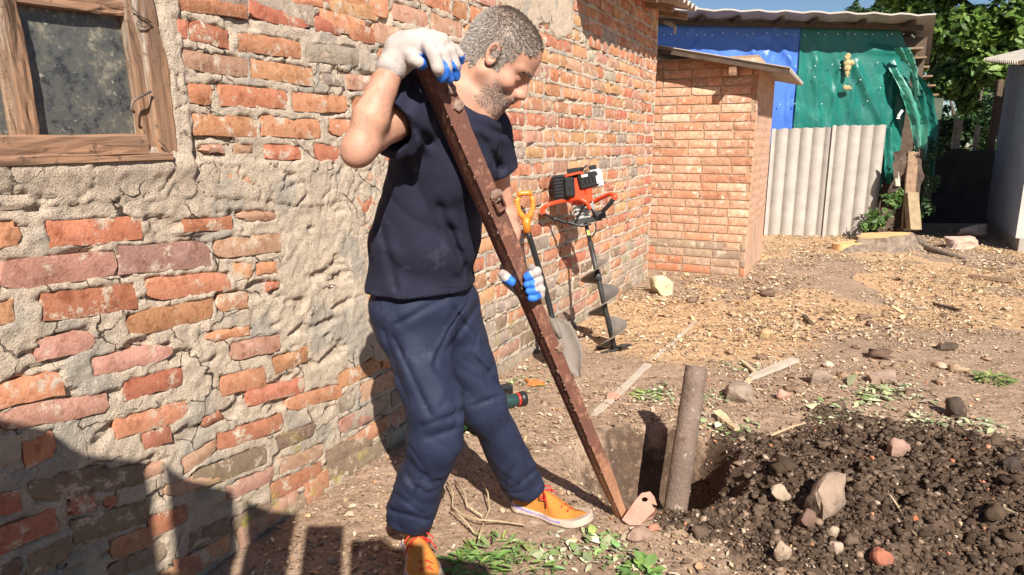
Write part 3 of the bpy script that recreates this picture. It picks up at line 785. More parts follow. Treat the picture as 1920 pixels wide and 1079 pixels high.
lump('foam_blob', [(PY(1589, y, 9.58), r) for y, r in ((108, .045), (118, .055), (127, .05), (137, .035), (143, .02))]+[(PY(1598, 118, 9.58), .035)], m_foam, shed, 3)
lump('foam_blob', [(PY(1585, 164, 9.58), .03), (PY(1590, 165, 9.58), .03), (PY(1594, 166, 9.58), .02)], m_foam, shed, 4)
mb = MB()
for x, y, w, h, a in ((1688, 213, .03, .10, .5), (1684, 222, .04, .015, .1), (1712, 68, .05, .018, .7)):
    mb.box(PY(x, y, 9.5), (w*1.2, .01, h), np.array([[math.cos(a), 0, math.sin(a)], [0, 1, 0], [-math.sin(a), 0, math.cos(a)]]))
adopt(mb.build('torn_film', m_white), shed)
mb = MB(); rr2 = random.Random(4)
for i in range(26): mb.box((1.95+i*.137+rr2.uniform(-.05, .05), YT-.075, 2.74+rr2.uniform(-.015, .02)), (.013, .02, .013))
for x, y in ((1491, 125), (1528, 124), (1560, 121), (1490, 195), (1527, 145), (1540, 195), (1575, 128), (1626, 190), (1645, 118), (1462, 196), (1613, 150), (1650, 165)): mb.box(PY(x, y, YT-.11), (.012, .02, .012))
nails = mb.build('nail_heads', m_white); nails['kind'] = 'stuff'; adopt(nails, shed)
rf2 = bpy.data.objects.new('roof', None); link(rf2); adopt(rf2, shed)
def tshed_roof():
    A = np.array([.9, 9.2, 3.02]); B = np.array([5.50, 9.2, 2.92]); C_ = np.array([7.1, 11.9, 2.62]); D = np.array([1.6, 12.0, 2.9])
    V = []; nn = 40; mm = 14
    for i in range(nn+1):
        for j in range(mm+1):
            u, v = i/nn, j/mm; q = (A*(1-u)+B*u)*(1-v)+(D*(1-u)+C_*u)*v; q = q+np.array([0, 0, -.10*sstep(.72, 1., v)*0+.012*math.cos(i*1.9)]); V.append(q)
    n = len(V); V = V+[q-np.array([0, 0, .02]) for q in V]; Fs = []; K_ = mm+1
    for i in range(nn):
        for j in range(mm): a = i*K_+j; Fs.append((a, a+K_, a+K_+1, a+1)); Fs.append((n+a, n+a+1, n+a+K_+1, n+a+K_))
    for i in range(nn): a = i*K_; Fs.append((a, n+a, n+a+K_, a+K_)); a += mm; Fs.append((a, a+K_, n+a+K_, n+a))
    for j in range(mm): a = j; Fs.append((a, a+1, n+a+1, n+a)); a = nn*K_+j; Fs.append((a, n+a, n+a+1, a+1))
    o = mesh_np('roof_sheet', V, Fs, m_asb_light, smooth=False); adopt(o, rf2)
    mb = MB(); mb.box((3.33, 9.60, 2.86), (4.5, .05, .06), np.array([[1, 0, .0], [0, 1, 0], [-.021, 0, 1]])); adopt(mb.build('purlin', m_darkwood), rf2)
    for x in (1500-190, 1375, 1455, 1518, 1605, 1695):
        X = PY(x, 40, 9.6)[0]; mb = MB(); mb.box((X, 9.56, 2.90-.022*(X-3)), (.055, .40, .045), None, .004); adopt(mb.build('rafter', m_darkwood), rf2)
tshed_roof()
# boards stacked under the roof corner of the shed
for k in range(6):
    p = PY(1712+6*k, 95+17*k, 9.75+.22*k); mb = MB(); mb.box(p, (.16, .5, .025), rotz(-.35)); adopt(mb.build('side_board', m_oldwood), shed)
mb = MB(); mb.box((5.72, 10.55, 1.1), (.06, 1.7, 2.3), rotz(-.45)); adopt(mb.build('side_wall', m_darkwood), shed)
mb = MB(); mb.box(PY(1752, 245, 9.95)+np.array([0, 0, -.35]), (.12, .05, 1.6), rotz(-.3)); adopt(mb.build('corner_board', M('mossy_board', (.12, .13, .09), (.07, .10, .07), 6, .9)), shed)

# ------------------------------------------------------------ corrugated fence
fence = thing('corrugated_fence', (4.4, 9.45, 0), 'pale corrugated sheet fence standing in front of the green tarpaulin', 'fence')
def sheet(x0, x1, z1a, z1b, y, nw, name='fence_sheet', cut=False):
    k = int(nw*12)+1; U = np.linspace(0, 1, k); V = []; rows = 14
    for t in np.linspace(0, 1, rows):
        for u in U:
            ztop = z1a+(z1b-z1a)*u+.006*math.sin(u*37); zb = -.08
            if cut: zb = zb+.50*max(0., (u-.62)/.38)**1.3
            V.append((x0+(x1-x0)*u, y-.075*(abs(math.cos(u*nw*math.pi))**.6-.5), zb+(ztop-zb)*t))
    n = len(V); V = V+[(a, b+.008, c) for a, b, c in V]; Fs = []
    for r_ in range(rows-1):
        for i in range(k-1): a = r_*k+i; Fs.append((a, a+1, a+1+k, a+k)); Fs.append((n+a, n+a+k, n+a+1+k, n+a+1))
    a0 = (rows-1)*k
    for i in range(k-1): Fs.append((a0+i, a0+i+1, n+a0+i+1, n+a0+i))
    for r_ in range(rows-1): a = r_*k; Fs.append((a, a+k, n+a+k, n+a)); a += k-1; Fs.append((a, n+a, n+a+k, a+k))
    o = mesh_np(name, V, Fs, m_asb_light); smooth_angle(o, 50); adopt(o, fence)
sheet(3.58, 4.43, 1.475, 1.50, 9.47, 5, cut=False); sheet(4.40, 5.17, 1.52, 1.53, 9.445, 4.5, cut=True)
mb = MB(); mb.box((4.3, 9.55, 1.2), (1.6, .05, .08)); adopt(mb.build('rail', m_oldwood), fence)

# ------------------------------------------------------------ grey shed on the right
gs = thing('grey_shed', (6.7, 9., 0), 'blue-grey rendered shed with a corrugated roof at the right edge', 'shed')
m_gw = M('bluish_render', (.30, .34, .40), (.24, .27, .33), 3, .9, .5, 40); m_conc = M('concrete', (.42, .38, .33), (.33, .30, .26), 8, .9, .5, 60)
C1_ = np.array([6.08, 8.0]); C2_ = np.array([7.35, 10.35]); dd = C2_-C1_; ln = np.linalg.norm(dd); dd = dd/ln; dn = np.array([dd[1], -dd[0]])
def G3(a, o_, z): q = C1_+dd*a+dn*o_; return np.array([q[0], q[1], z])
mb = MB()
V = [G3(0, 0, .16), G3(ln, 0, .16), G3(ln, 0, 2.42), G3(0, 0, 2.12), G3(0, 2.2, .16), G3(ln, 2.2, .16), G3(ln, 2.2, 2.42), G3(0, 2.2, 2.12)]
mb.add(V, [(0, 3, 2, 1), (4, 5, 6, 7), (0, 4, 7, 3), (1, 2, 6, 5), (3, 7, 6, 2), (0, 1, 5, 4)]); adopt(mb.build('wall', m_gw), gs)
mb = MB(); V = [G3(-.03, .035, -.1), G3(ln, .035, -.1), G3(ln, .035, .158), G3(-.03, .035, .158), G3(-.03, 2.2, -.1), G3(ln, 2.2, -.1), G3(ln, 2.2, .158), G3(-.03, 2.2, .158)]
mb.add(V, [(0, 3, 2, 1), (4, 5, 6, 7), (0, 4, 7, 3), (1, 2, 6, 5), (3, 7, 6, 2), (0, 1, 5, 4)]); adopt(mb.build('plinth', m_conc), gs)
mb = MB(); mb.add([G3(-.006, -.004, .16), G3(-.006, .25, .16), G3(-.006, .25, 2.1), G3(-.006, -.004, 2.1)], [(0, 1, 2, 3)]); adopt(mb.build('sunlit_edge', M('sunlit_render', (.6, .57, .5), (.5, .47, .42), 6)), gs)  # sunlit end of the wall painted as a paler strip
A = G3(-.35, -.28, 2.16); u = G3(ln+.3, -.28, 2.54)-A; v = G3(-.35, 2.4, 2.75)-A; n = np.cross(u, v); n /= np.linalg.norm(n); n = n if n[2] > 0 else -n
V, Fs = corrugated(u, v, A, n, 19, .024, .009); o = MB().add(V, Fs).build('corrugated_roof', m_asb, None, True); smooth_angle(o, 50); adopt(o, gs)

# ------------------------------------------------------------ dark sheet fence in the gap, posts behind it
m_dark = M('dark_grey_sheet', (.045, .042, .040), (.025, .023, .022), 4, .85, .5, 20)  # near-black grey base colour over the whole sheet
df = thing('dark_fence', (6.6, 10.9, 0), 'dark grey sheet fence in the shaded gap between the sheds', 'fence')
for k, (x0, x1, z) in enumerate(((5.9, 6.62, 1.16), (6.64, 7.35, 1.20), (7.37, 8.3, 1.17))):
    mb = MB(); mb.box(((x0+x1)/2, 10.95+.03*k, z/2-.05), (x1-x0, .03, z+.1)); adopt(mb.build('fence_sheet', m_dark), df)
m_post = M('grey_post', (.40, .34, .26), (.24, .19, .13), 8, .9, .6, 40)
for k, (x, y0, y1, w, lab) in enumerate(((1783, 226, 275, .11, 'short pale post left of the two others above the dark fence'), (1819, 235, 275, .07, 'thin middle post above the dark fence'), (1854, 150, 275, .10, 'tall dark pole beside the grey shed'))):
    Yq = 11.2; a = PY(x, y0, Yq); b = PY(x+1, y1+160, Yq); mb = MB(); mb.box((a+b)/2, (w, w*.7, abs(a[2]-b[2])), None, .01)
    o = mb.build('fence_post', m_post if k < 2 else m_darkwood); V_ = Vector((a+b)/2); 
    tag(o, lab, 'post', 'posts behind the dark fence')
# ------------------------------------------------------------ distance-field modelling (one continuous surface)
def surface_nets(fn, lo, hi, h):
    lo = np.array(lo, float); hi = np.array(hi, float); n = np.ceil((hi-lo)/h).astype(int)+1
    ax = [lo[i]+h*np.arange(n[i]) for i in range(3)]
    X, Y, Z = np.meshgrid(*[a.astype(np.float32) for a in ax], indexing='ij')
    D = fn(X, Y, Z).astype(np.float32); ins = D < 0
    cnt = np.zeros(tuple(n-1), np.int8); cor = [(i, j, k) for i in (0, 1) for j in (0, 1) for k in (0, 1)]
    sl = lambda c: tuple(slice(c[q], n[q]-1+c[q]) for q in range(3))
    for c in cor: cnt += ins[sl(c)]
    act = (cnt > 0) & (cnt < 8); ii = np.argwhere(act); idx = -np.ones(act.shape, np.int64); idx[act] = np.arange(len(ii))
    vals = {c: D[ii[:, 0]+c[0], ii[:, 1]+c[1], ii[:, 2]+c[2]] for c in cor}
    acc = np.zeros((len(ii), 3)); w = np.zeros(len(ii))
    for a in cor:
        for q in range(3):
            if a[q]: continue
            b = list(a); b[q] = 1; b = tuple(b); va, vb = vals[a], vals[b]; m = (va < 0) != (vb < 0)
            t = np.where(m, va/np.where(m, va-vb, 1), 0); p = np.array(a, float)[None]+np.zeros((len(ii), 3)); p[:, q] += t
            acc += p*m[:, None]; w += m
    V = lo+h*(ii+acc/w[:, None]); Fs = []
    for q in range(3):
        q1, q2 = (q+1) % 3, (q+2) % 3
        s0 = [slice(None)]*3; s1 = [slice(None)]*3; s0[q] = slice(0, -1); s1[q] = slice(1, None)
        A = ins[tuple(s0)]; B = ins[tuple(s1)]; e = np.argwhere(A != B)
        e = e[(e[:, q1] > 0) & (e[:, q2] > 0) & (e[:, q1] < n[q1]-1) & (e[:, q2] < n[q2]-1)]
        fl = A[e[:, 0], e[:, 1], e[:, 2]]; c4 = []
        for d1, d2 in ((-1, -1), (0, -1), (0, 0), (-1, 0)):
            f = e.copy(); f[:, q1] += d1; f[:, q2] += d2; c4.append(idx[f[:, 0], f[:, 1], f[:, 2]])
        f = np.stack(c4, 1); f[~fl] = f[~fl][:, ::-1]; Fs.append(f)
    return V, np.concatenate(Fs)
def smin(a, b, k): 
    h = np.clip(.5+.5*(b-a)/k, 0, 1); return b*(1-h)+a*h-k*h*(1-h)
def smax(a, b, k): return -smin(-a, -b, k)
def cone(X, Y, Z, a, b, ra, rb):
    a = np.asarray(a, float); b = np.asarray(b, float); d = b-a
    t = np.clip(((X-a[0])*d[0]+(Y-a[1])*d[1]+(Z-a[2])*d[2])/(d@d+1e-9), 0, 1)
    return np.sqrt((X-a[0]-d[0]*t)**2+(Y-a[1]-d[1]*t)**2+(Z-a[2]-d[2]*t)**2)-(ra+(rb-ra)*t)
def ell(X, Y, Z, c, r, R=None):
    x, y, z = X-c[0], Y-c[1], Z-c[2]
    if R is not None: x, y, z = x*R[0, 0]+y*R[1, 0]+z*R[2, 0], x*R[0, 1]+y*R[1, 1]+z*R[2, 1], x*R[0, 2]+y*R[1, 2]+z*R[2, 2]
    k0 = np.sqrt((x/r[0])**2+(y/r[1])**2+(z/r[2])**2)+1e-6; k1 = np.sqrt((x/r[0]**2)**2+(y/r[1]**2)**2+(z/r[2]**2)**2)+1e-6
    return k0*(k0-1)/k1
def sweep(X, Y, Z, pts, Wd, k=.04, cap=.06):
    """union of elliptical segments; pts=[(centre, half width, half depth)], Wd = unit width direction"""
    r = None
    for (a, wa, da), (b, wb, db) in zip(pts[:-1], pts[1:]):
        a = np.asarray(a, float); b = np.asarray(b, float); d = b-a; L_ = np.linalg.norm(d); u = d/L_
        Wv = Wd-u*(Wd@u); Wv /= np.linalg.norm(Wv); Dv = np.cross(u, Wv)
        px, py, pz = X-a[0], Y-a[1], Z-a[2]; t = px*u[0]+py*u[1]+pz*u[2]; tc = np.clip(t/L_, 0, 1)
        w = px*Wv[0]+py*Wv[1]+pz*Wv[2]; e = px*Dv[0]+py*Dv[1]+pz*Dv[2]; o = t-tc*L_
        A = wa+(wb-wa)*tc; B = da+(db-da)*tc
        q = (np.sqrt((w/A)**2+(e/B)**2+(o/cap)**2)-1)*np.minimum(A, B); r = q if r is None else smin(r, q, k)
    return r
def sdf_obj(name, fn, lo, hi, h, mat, parent, matfn=None, tintfn=None, post=None):
    V, Fs = surface_nets(fn, lo, hi, h)
    if post: V = post(V)
    o = mesh_np(name, V, Fs, mat, tint=tintfn(V) if tintfn else None)
    if matfn is not None:
        c = V[Fs].mean(1); o.data.polygons.foreach_set('material_index', matfn(c).astype(np.int32))
    if parent is not None: adopt(o, parent)
    return o
def unit(v): v = np.asarray(v, float); return v/np.linalg.norm(v)

# ------------------------------------------------------------ the bar (its line is needed for the hands)
BB = PY(1166, 972, 2.10); BT = PY(793, 106, 1.60); BU = unit(BT-BB); BL = np.linalg.norm(BT-BB)
def bar_at_y(y):
    lo, hi = 0., 1.
    for _ in range(40):
        m = (lo+hi)/2; P = BB+(BT-BB)*m-np.array([0, 0, H]); yy = 539.5-F*(P[1]*sp+P[2]*cp)/(P[1]*cp-P[2]*sp)
        if yy > y: lo = m
        else: hi = m
    return BB+(BT-BB)*lo
# ------------------------------------------------------------ person
person = thing('person', PY(850, 1010, 1.95)*[1, 1, 0], 'grey-haired man in navy t-shirt and trousers leaning on a rusty bar', 'person')
# head frame
HP, HY = math.radians(40), math.radians(-7)
hF = np.array([math.cos(HP)*math.cos(HY), math.cos(HP)*math.sin(HY), -math.sin(HP)]); hL = np.array([-math.sin(HY), math.cos(HY), 0.]); hU = np.cross(hF, hL)
HM = np.stack([hF, hL, hU], 1); HC = PY(936, 108, 1.86); HS = .985
def hd(x, y, z): return HC+HM@(np.array([x, y, z])*HS)
def headf(X, Y, Z):
    x, y, z = X-HC[0], Y-HC[1], Z-HC[2]
    qx, qy, qz = [(x*HM[0, i]+y*HM[1, i]+z*HM[2, i])/HS for i in range(3)]
    ay = np.abs(qy)
    d = ell(qx, qy, qz, (-.012, 0, .030), (.099, .076, .090))
    d = smin(d, ell(qx, qy, qz, (.028, 0, -.035), (.060, .060, .075)), .03)
    d = smin(d, ell(qx, qy, qz, (.045, 0, .040), (.047, .058, .050)), .03)           # forehead
    d = smin(d, cone(qx, ay, qz, (.000, .056, -.055), (.062, .016, -.108), .020, .020), .03)  # jaw
    d = smin(d, ell(qx, qy, qz, (.076, 0, -.110), (.022, .024, .019)), .018)          # chin
    d = smin(d, ell(qx, qy, qz, (.040, 0, -.085), (.048, .036, .030)), .03)
    d = smin(d, cone(qx, ay, qz, (.088, 0, .016), (.068, .046, .014), .012, .010), .014)   # brow
    d = smin(d, ell(qx, ay, qz, (.056, .046, -.034), (.026, .018, .020)), .018)       # cheekbone
    d = smax(d, -ell(qx, ay, qz, (.096, .033, -.009), (.023, .020, .0155)), .010)      # eye sockets
    d = smin(d, ell(qx, ay, qz, (.072, .031, -.010), (.0145, .0155, .0125)), .003)    # eye under its lid
    d = smin(d, cone(qx, ay, qz, (.076, 0, .008), (.094, 0, -.040), .010, .016), .010); d = smin(d, cone(qx, ay, qz, (.089, 0, .006), (.112, 0, -.036), .0078, .0108), .010)   # nose
    d = smin(d, ell(qx, ay, qz, (.101, .012, -.042), (.013, .008, .009)), .006)       # nostril wing
    d = smin(d, ell(qx, ay, qz, (.078, .0, -.068), (.024, .030, .022)), .012); d = smin(d, cone(qx, ay, qz, (.098, 0, -.050), (.094, 0, -.068), .0085, .008), .008)         # muzzle
    d = smin(d, cone(qx, ay, qz, (.0965, 0, -.0655), (.083, .022, -.070), .0058, .003), .004)
    d = smin(d, cone(qx, ay, qz, (.0955, 0, -.079), (.083, .020, -.077), .0066, .003), .004)
    d = smax(d, -cone(qx, ay, qz, (.104, 0, -.072), (.084, .026, -.074), .0016, .001), .003)
    # ear: rim, lobe, bowl
    c_, s_ = math.cos(.25), math.sin(.25); ex = qx+.004; ez = qz+.006; rx = ex*c_+ez*s_; rz = -ex*s_+ez*c_
    yy = ay-.079-.22*np.clip(-rx, -.02, .03)
    e = ell(rx, yy, rz, (0, 0, 0), (.019, .0085, .033)); e = smax(e, -ell(rx, yy, rz, (.0015, .009, .006), (.0120, .0120, .021)), .002)
    e = smin(e, ell(rx, yy, rz, (.007, -.003, -.004), (.006, .007, .008)), .004)
    e = smin(e, ell(rx, yy, rz, (.001, .004, .008), (.003, .003, .012)), .003)
    d = smin(d, e, .006)
    return d*HS
# skeleton
shR, elR, wrR = PY(784, 180, 1.74), PY(672, 282, 1.53), PY(741, 112, 1.58)
shL, elL, wrL = PY(906, 241, 2.0), PY(948, 403, 2.10), PY(958, 505, 1.90)
hpC, waC, chC, nkC = PY(797, 575, 1.91), PY(800, 455, 1.885), PY(838, 300, 1.87), PY(872, 205, 1.87)
hpR, knR, anR = PY(770, 590, 1.86), PY(822, 795, 1.75), PY(766, 972, 1.87)
hpL, knL, anL = PY(846, 590, 1.96), PY(908, 760, 1.98), PY(983, 925, 2.11)
SW = unit((shL-shR)*[1, 1, .0])
def bodyf(X, Y, Z):
    c = lambda a, b, ra, rb: cone(X, Y, Z, a, b, ra, rb)
    d = sweep(X, Y, Z, [(hpC, .15, .10), (waC, .135, .09), (chC, .155, .10), (nkC-[0, 0, .03], .09, .06)], SW)
    n0 = hd(-.040, 0, -.03); n1 = nkC+[-.004, 0, -.01]
    d = smin(d, c(n0, n1, .058, .064), .035); d = smin(d, c(hd(.0, 0, -.085), nkC+[.03, -.01, -.01], .035, .04), .03)
    d = smin(d, c(nkC-[0, 0, .01], shR+[0, 0, .005], .055, .052), .05); d = smin(d, c(nkC-[0, 0, .01], shL, .055, .052), .05)
    d = smin(d, headf(X, Y, Z), .02)
    for sh, el, wr in ((shR, elR, wrR), (shL, elL, wrL)):
        d = smin(d, c(sh, (sh*.55+el*.45), .050, .044), .03); d = smin(d, c(sh*.55+el*.45, el, .044, .034), .03)
        u = unit(wr-el); d = smin(d, c(el, el+u*.080, .034, .0385), .02); d = smin(d, c(el+u*.080, wr, .0385, .0245), .02)
    pt = unit(elR-shR)+unit(elR-wrR); d = smin(d, c(elR, elR+unit(pt)*.020, .028, .019), .016); d = d+(n3(X*13, Y*13, Z*13)-.5)*.008
    for hp, kn, an in ((hpR, knR, anR), (hpL, knL, anL)):
        d = smin(d, c(hp, kn, .068, .034), .02); d = smin(d, c(kn, an, .034, .031), .02)
    return d
def ext(*ps, pad=.1):
    P = np.array(ps); return P.min(0)-pad, P.max(0)+pad
m_skin = bpy.data.materials.new('sunned_skin'); m_skin.use_nodes = True
def skin_mat():
    t = m_skin.node_tree; N = t.nodes; L = t.links; b = N['Principled BSDF']; a = N.new('ShaderNodeVertexColor'); a.layer_name = 'tint'
    g = N.new('ShaderNodeNewGeometry'); n = N.new('ShaderNodeTexNoise'); n.inputs['Scale'].default_value = 26; n.inputs['Detail'].default_value = 6; L.new(g.outputs[0], n.inputs['Vector'])
    r = N.new('ShaderNodeMapRange'); L.new(n.outputs[0], r.inputs[0]); r.inputs[1].default_value = .3; r.inputs[2].default_value = .7; r.inputs[3].default_value = .76; r.inputs[4].default_value = 1.14
    x = N.new('ShaderNodeMix'); x.data_type = 'RGBA'; x.blend_type = 'MULTIPLY'; x.inputs[0].default_value = 1; L.new(a.outputs[0], x.inputs[6]); L.new(r.outputs[0], x.inputs[7])
    L.new(x.outputs[2], b.inputs['Base Color']); b.inputs['Roughness'].default_value = .55; b.inputs['Specular IOR Level'].default_value = .35
    b.inputs['Subsurface Weight'].default_value = .06; b.inputs['Subsurface Radius'].default_value = (.012, .004, .002); b.inputs['Subsurface Scale'].default_value = .5
    n2_ = N.new('ShaderNodeTexNoise'); n2_.inputs['Scale'].default_value = 220; n2_.inputs['Detail'].default_value = 3; L.new(g.outputs[0], n2_.inputs['Vector'])
    bp = N.new('ShaderNodeBump'); bp.inputs['Strength'].default_value = .35; bp.inputs['Distance'].default_value = .002; L.new(n2_.outputs[0], bp.inputs['Height']); L.new(bp.outputs[0], b.inputs['Normal'])
skin_mat()
def toh(V): return ((V-HC)@HM)/HS
def hairmask(q):
    """1 inside the hair area of the scalp (head coordinates)"""
    x, y, z = q[:, 0], np.abs(q[:, 1]), q[:, 2]
    nz = (n3(x*60+3, y*60, z*60)-.5)*.010+(n3(x*240, y*240, z*240)-.5)*.012
    front = x < .076-.35*np.maximum(z-.045, -.02)*0+.0*z+nz   # forehead line
    front &= (y < .0775) & (z > .052+(.045-y)*.25*0+nz) | (x < .050+nz)
    side = z > -.004+.55*np.clip(x-.012, -.03, .05)*1.0+nz     # above the ear and temple
    back = (x < -.025) & (z > -.060+nz)
    burn = (np.abs(x-.022) < .012) & (z > -.030) & (y > .05)
    return ((front & side) | back | burn) & (y < .0785)
def beardmask(q):
    x, y, z = q[:, 0], np.abs(q[:, 1]), q[:, 2]
    nz = (n3(x*70+3, y*70, z*70)-.5)*.012+(n3(x*260+3, y*260, z*260)-.5)*.03
    return ((np.abs(z+.060+.3*y) < .0065) & (x > .080) & (y < .032)) | (z < -.062+nz) & (x > .034+nz-.25*np.maximum(-.08-z, 0)) & ~((np.abs(z+.072) < .009) & (y < .02)) & (z > -.128+.35*np.maximum(.05-x, 0))
def skin_tint(V):
    q = toh(V); c = np.tile(np.array([.50, .262, .178]), (len(V), 1))
    inh = (np.linalg.norm(q, axis=1) < .17)
    fl = np.exp(-(np.linalg.norm(q-[.075, 0, -.03], axis=1)/.06)**2)[:, None]; c = c*(1-fl*.22)+np.array([.62, .24, .17])*fl*.22
    lip = (np.abs(q[:, 2]+.073) < .011) & (q[:, 0] > .084) & (np.abs(q[:, 1]) < .023); c[lip] = (.50, .19, .15)
    m = inh & hairmask(q); c[m] = (.30, .22, .175)
    b = inh & (q[:, 2] < -.050+(n3(q[:, 0]*50, q[:, 1]*50, q[:, 2]*50)-.5)*.02) & (q[:, 0] > .018+(n3(q[:, 0]*60, q[:, 1]*60, q[:, 2]*60)-.5)*.03) & (q[:, 2] > -.125); c[b] = c[b]*.7+np.array([.24, .20, .17])*.3
    ear = np.exp(-((q[:, 0]+.002)/.016)**2-((q[:, 2]+.004)/.03)**2)*(np.abs(q[:, 1]) > .072); c = c*(1-.25*ear[:, None])+np.array([.62, .22, .15])*.25*ear[:, None]
    return c
lo, hi = ext(hd(0, 0, 0), shR, elR, wrR, shL, elL, wrL, anR, anL, hpC, pad=.15)
lo[2] = .05
def body_obj():
    # fine above, coarser below the belt (hidden by trousers); same continuous field
    V, Fs = surface_nets(bodyf, lo, hi, .0068)
    return V, Fs
# the head is re-sampled finely: vertices of a finer net replace the coarse head
def split_body():
    hlo, hhi = HC-.155, HC+.155
    V, Fs = surface_nets(bodyf, hlo, hhi, .0030)
    return V, Fs
def body_build():
    # one net on a graded grid: fine steps round the head, coarser elsewhere
    def grade(a, b, f0, f1, hc, hf):
        x = [a]
        while x[-1] < b: x.append(x[-1]+(hf if f0 <= x[-1] < f1 else hc))
        return np.array(x)
    gx_ = grade(lo[0], hi[0], HC[0]-.13, HC[0]+.13, .0062, .0031); gy_ = grade(lo[1], hi[1], HC[1]-.10, HC[1]+.02, .0062, .0031); gz_ = grade(lo[2], hi[2], HC[2]-.16, HC[2]+.14, .008, .0031)
    fx = lambda g: (lambda q: np.interp(q, np.arange(len(g)), g))
    f1_, f2_, f3_ = fx(gx_), fx(gy_), fx(gz_)
    fn = lambda X, Y, Z: bodyf(f1_(X).astype(np.float32), f2_(Y).astype(np.float32), f3_(Z).astype(np.float32))
    V, Fs = surface_nets(fn, (0, 0, 0), (len(gx_)-1, len(gy_)-1, len(gz_)-1), 1.0)
    V = np.stack([f1_(V[:, 0]), f2_(V[:, 1]), f3_(V[:, 2])], 1); return V, Fs
V, Fs = body_build()
body = mesh_np('body', V, Fs, m_skin, tint=skin_tint(V)); adopt(body, person)
# hair and beard strands
m_hair = M('grey_hair', (1, 1, 1), (.75, .75, .75), 60, .6, 0, tint=True, spec=.3)
def strands(name, mask, n, length, lift, cols, seed, dirn):
    r = np.random.RandomState(seed); q = toh(V); fc = Fs[mask((q[Fs].mean(1))) & (np.linalg.norm(q[Fs].mean(1), axis=1) < .17)]
    fc = fc[r.randint(0, len(fc), n)]; a, b, c = V[fc[:, 0]], V[fc[:, 1]], V[fc[:, 2]]; w = r.dirichlet((1, 1, 1), n)
    p = a*w[:, :1]+b*w[:, 1:2]+c*w[:, 2:]; nm = np.cross(b-a, V[fc[:, 2]]-V[fc[:, 0]]); nm /= np.linalg.norm(nm, axis=1)[:, None]+1e-9
    out_ = p-(HC+HM@np.array([0, 0, .0])); nm *= np.sign((nm*out_).sum(1))[:, None]
    d = dirn(toh(p))@HM.T; d = d-nm*(d*nm).sum(1)[:, None]; d += r.normal(0, .35, d.shape); d = d/np.linalg.norm(d, axis=1)[:, None]
    d = d+nm*lift; d /= np.linalg.norm(d, axis=1)[:, None]; L_ = length*r.uniform(.6, 1.2, (n, 1)); sd = np.cross(d, nm); sd /= np.linalg.norm(sd, axis=1)[:, None]+1e-9
    w_ = .0007; VV = np.stack([p-nm*.001-sd*w_, p-nm*.001+sd*w_, p+d*L_*.6+sd*w_*.8+nm*L_*.1, p+d*L_*.95+nm*L_*.02], 1).reshape(-1, 3)
    FF = (np.arange(n)[:, None]*4+np.array([[0, 1, 2, 3]])).astype(int); cc = np.array(cols)[r.randint(0, len(cols), n)]*r.uniform(.75, 1.15, (n, 1))
    o = mesh_np(name, VV, FF, m_hair, tint=np.repeat(cc, 4, 0), smooth=False); o['kind'] = 'stuff'; adopt(o, person); return o
hdir = lambda q: (lambda w: np.stack([-.25+1.15*w, q[:, 1]*0, -1+1.1*w], 1))(sstep(-.02, .10, q[:, 2]+.35*q[:, 0]+.012*np.sin(q[:, 0]*90)))
strands('hair', hairmask, 15000, .0100, .40, [(.37, .325, .285), (.29, .24, .20), (.44, .40, .36), (.21, .165, .13), (.33, .275, .235)], 1, hdir)
strands('beard', beardmask, 3400, .0050, .6, [(.34, .30, .26), (.20, .155, .12), (.46, .43, .39), (.11, .08, .06)], 2, lambda q: np.tile(np.array([.3, 0, -1.]), (len(q), 1)))
def browmask(q): return (np.abs(q[:, 2]-.016+.25*(np.abs(q[:, 1])-.03)) < .0055) & (q[:, 0] > .060) & (np.abs(q[:, 1]) > .010) & (np.abs(q[:, 1]) < .05)
strands('eyebrows', browmask, 420, .008, .4, [(.25, .20, .16), (.40, .36, .32)], 3, lambda q: np.stack([q[:, 1]*0, np.sign(q[:, 1]), -.3+q[:, 1]*0], 1))

def cone2(X, Y, Z, a, b):
    """distance from the sight-plane strip between a and b, faded past its ends and behind the cloth front"""
    d = b-a; L_ = np.linalg.norm(d); d = d/L_; vd = unit((a+b)/2-np.array([0, 0, H])); s = unit(np.cross(d, vd))
    px, py, pz = X-a[0], Y-a[1], Z-a[2]; t = px*d[0]+py*d[1]+pz*d[2]; w = px*s[0]+py*s[1]+pz*s[2]; dp = px*vd[0]+py*vd[1]+pz*vd[2]
    out_ = np.maximum(np.maximum(-t, t-L_), 0)*.6+np.maximum(dp-.05, 0)*1.; return np.sqrt(w*w+out_*out_)
def crease(X, Y, Z, u, fu, fv, amp, w=.03, seed=0.):
    u = unit(u); v = unit(np.cross(u, [.3, .8, .5])); q = np.cross(u, v)
    n = n3((X*u[0]+Y*u[1]+Z*u[2])*fu+seed, (X*v[0]+Y*v[1]+Z*v[2])*fv+2*seed, (X*q[0]+Y*q[1]+Z*q[2])*fv+.7*seed)
    m = n3(X*5+seed, Y*5, Z*5+seed)
    return amp*(np.exp(-((n-.5)/w)**2)-.7*np.exp(-((n-.5-1.6*w)/(1.3*w))**2))*sstep(.42, .62, m)
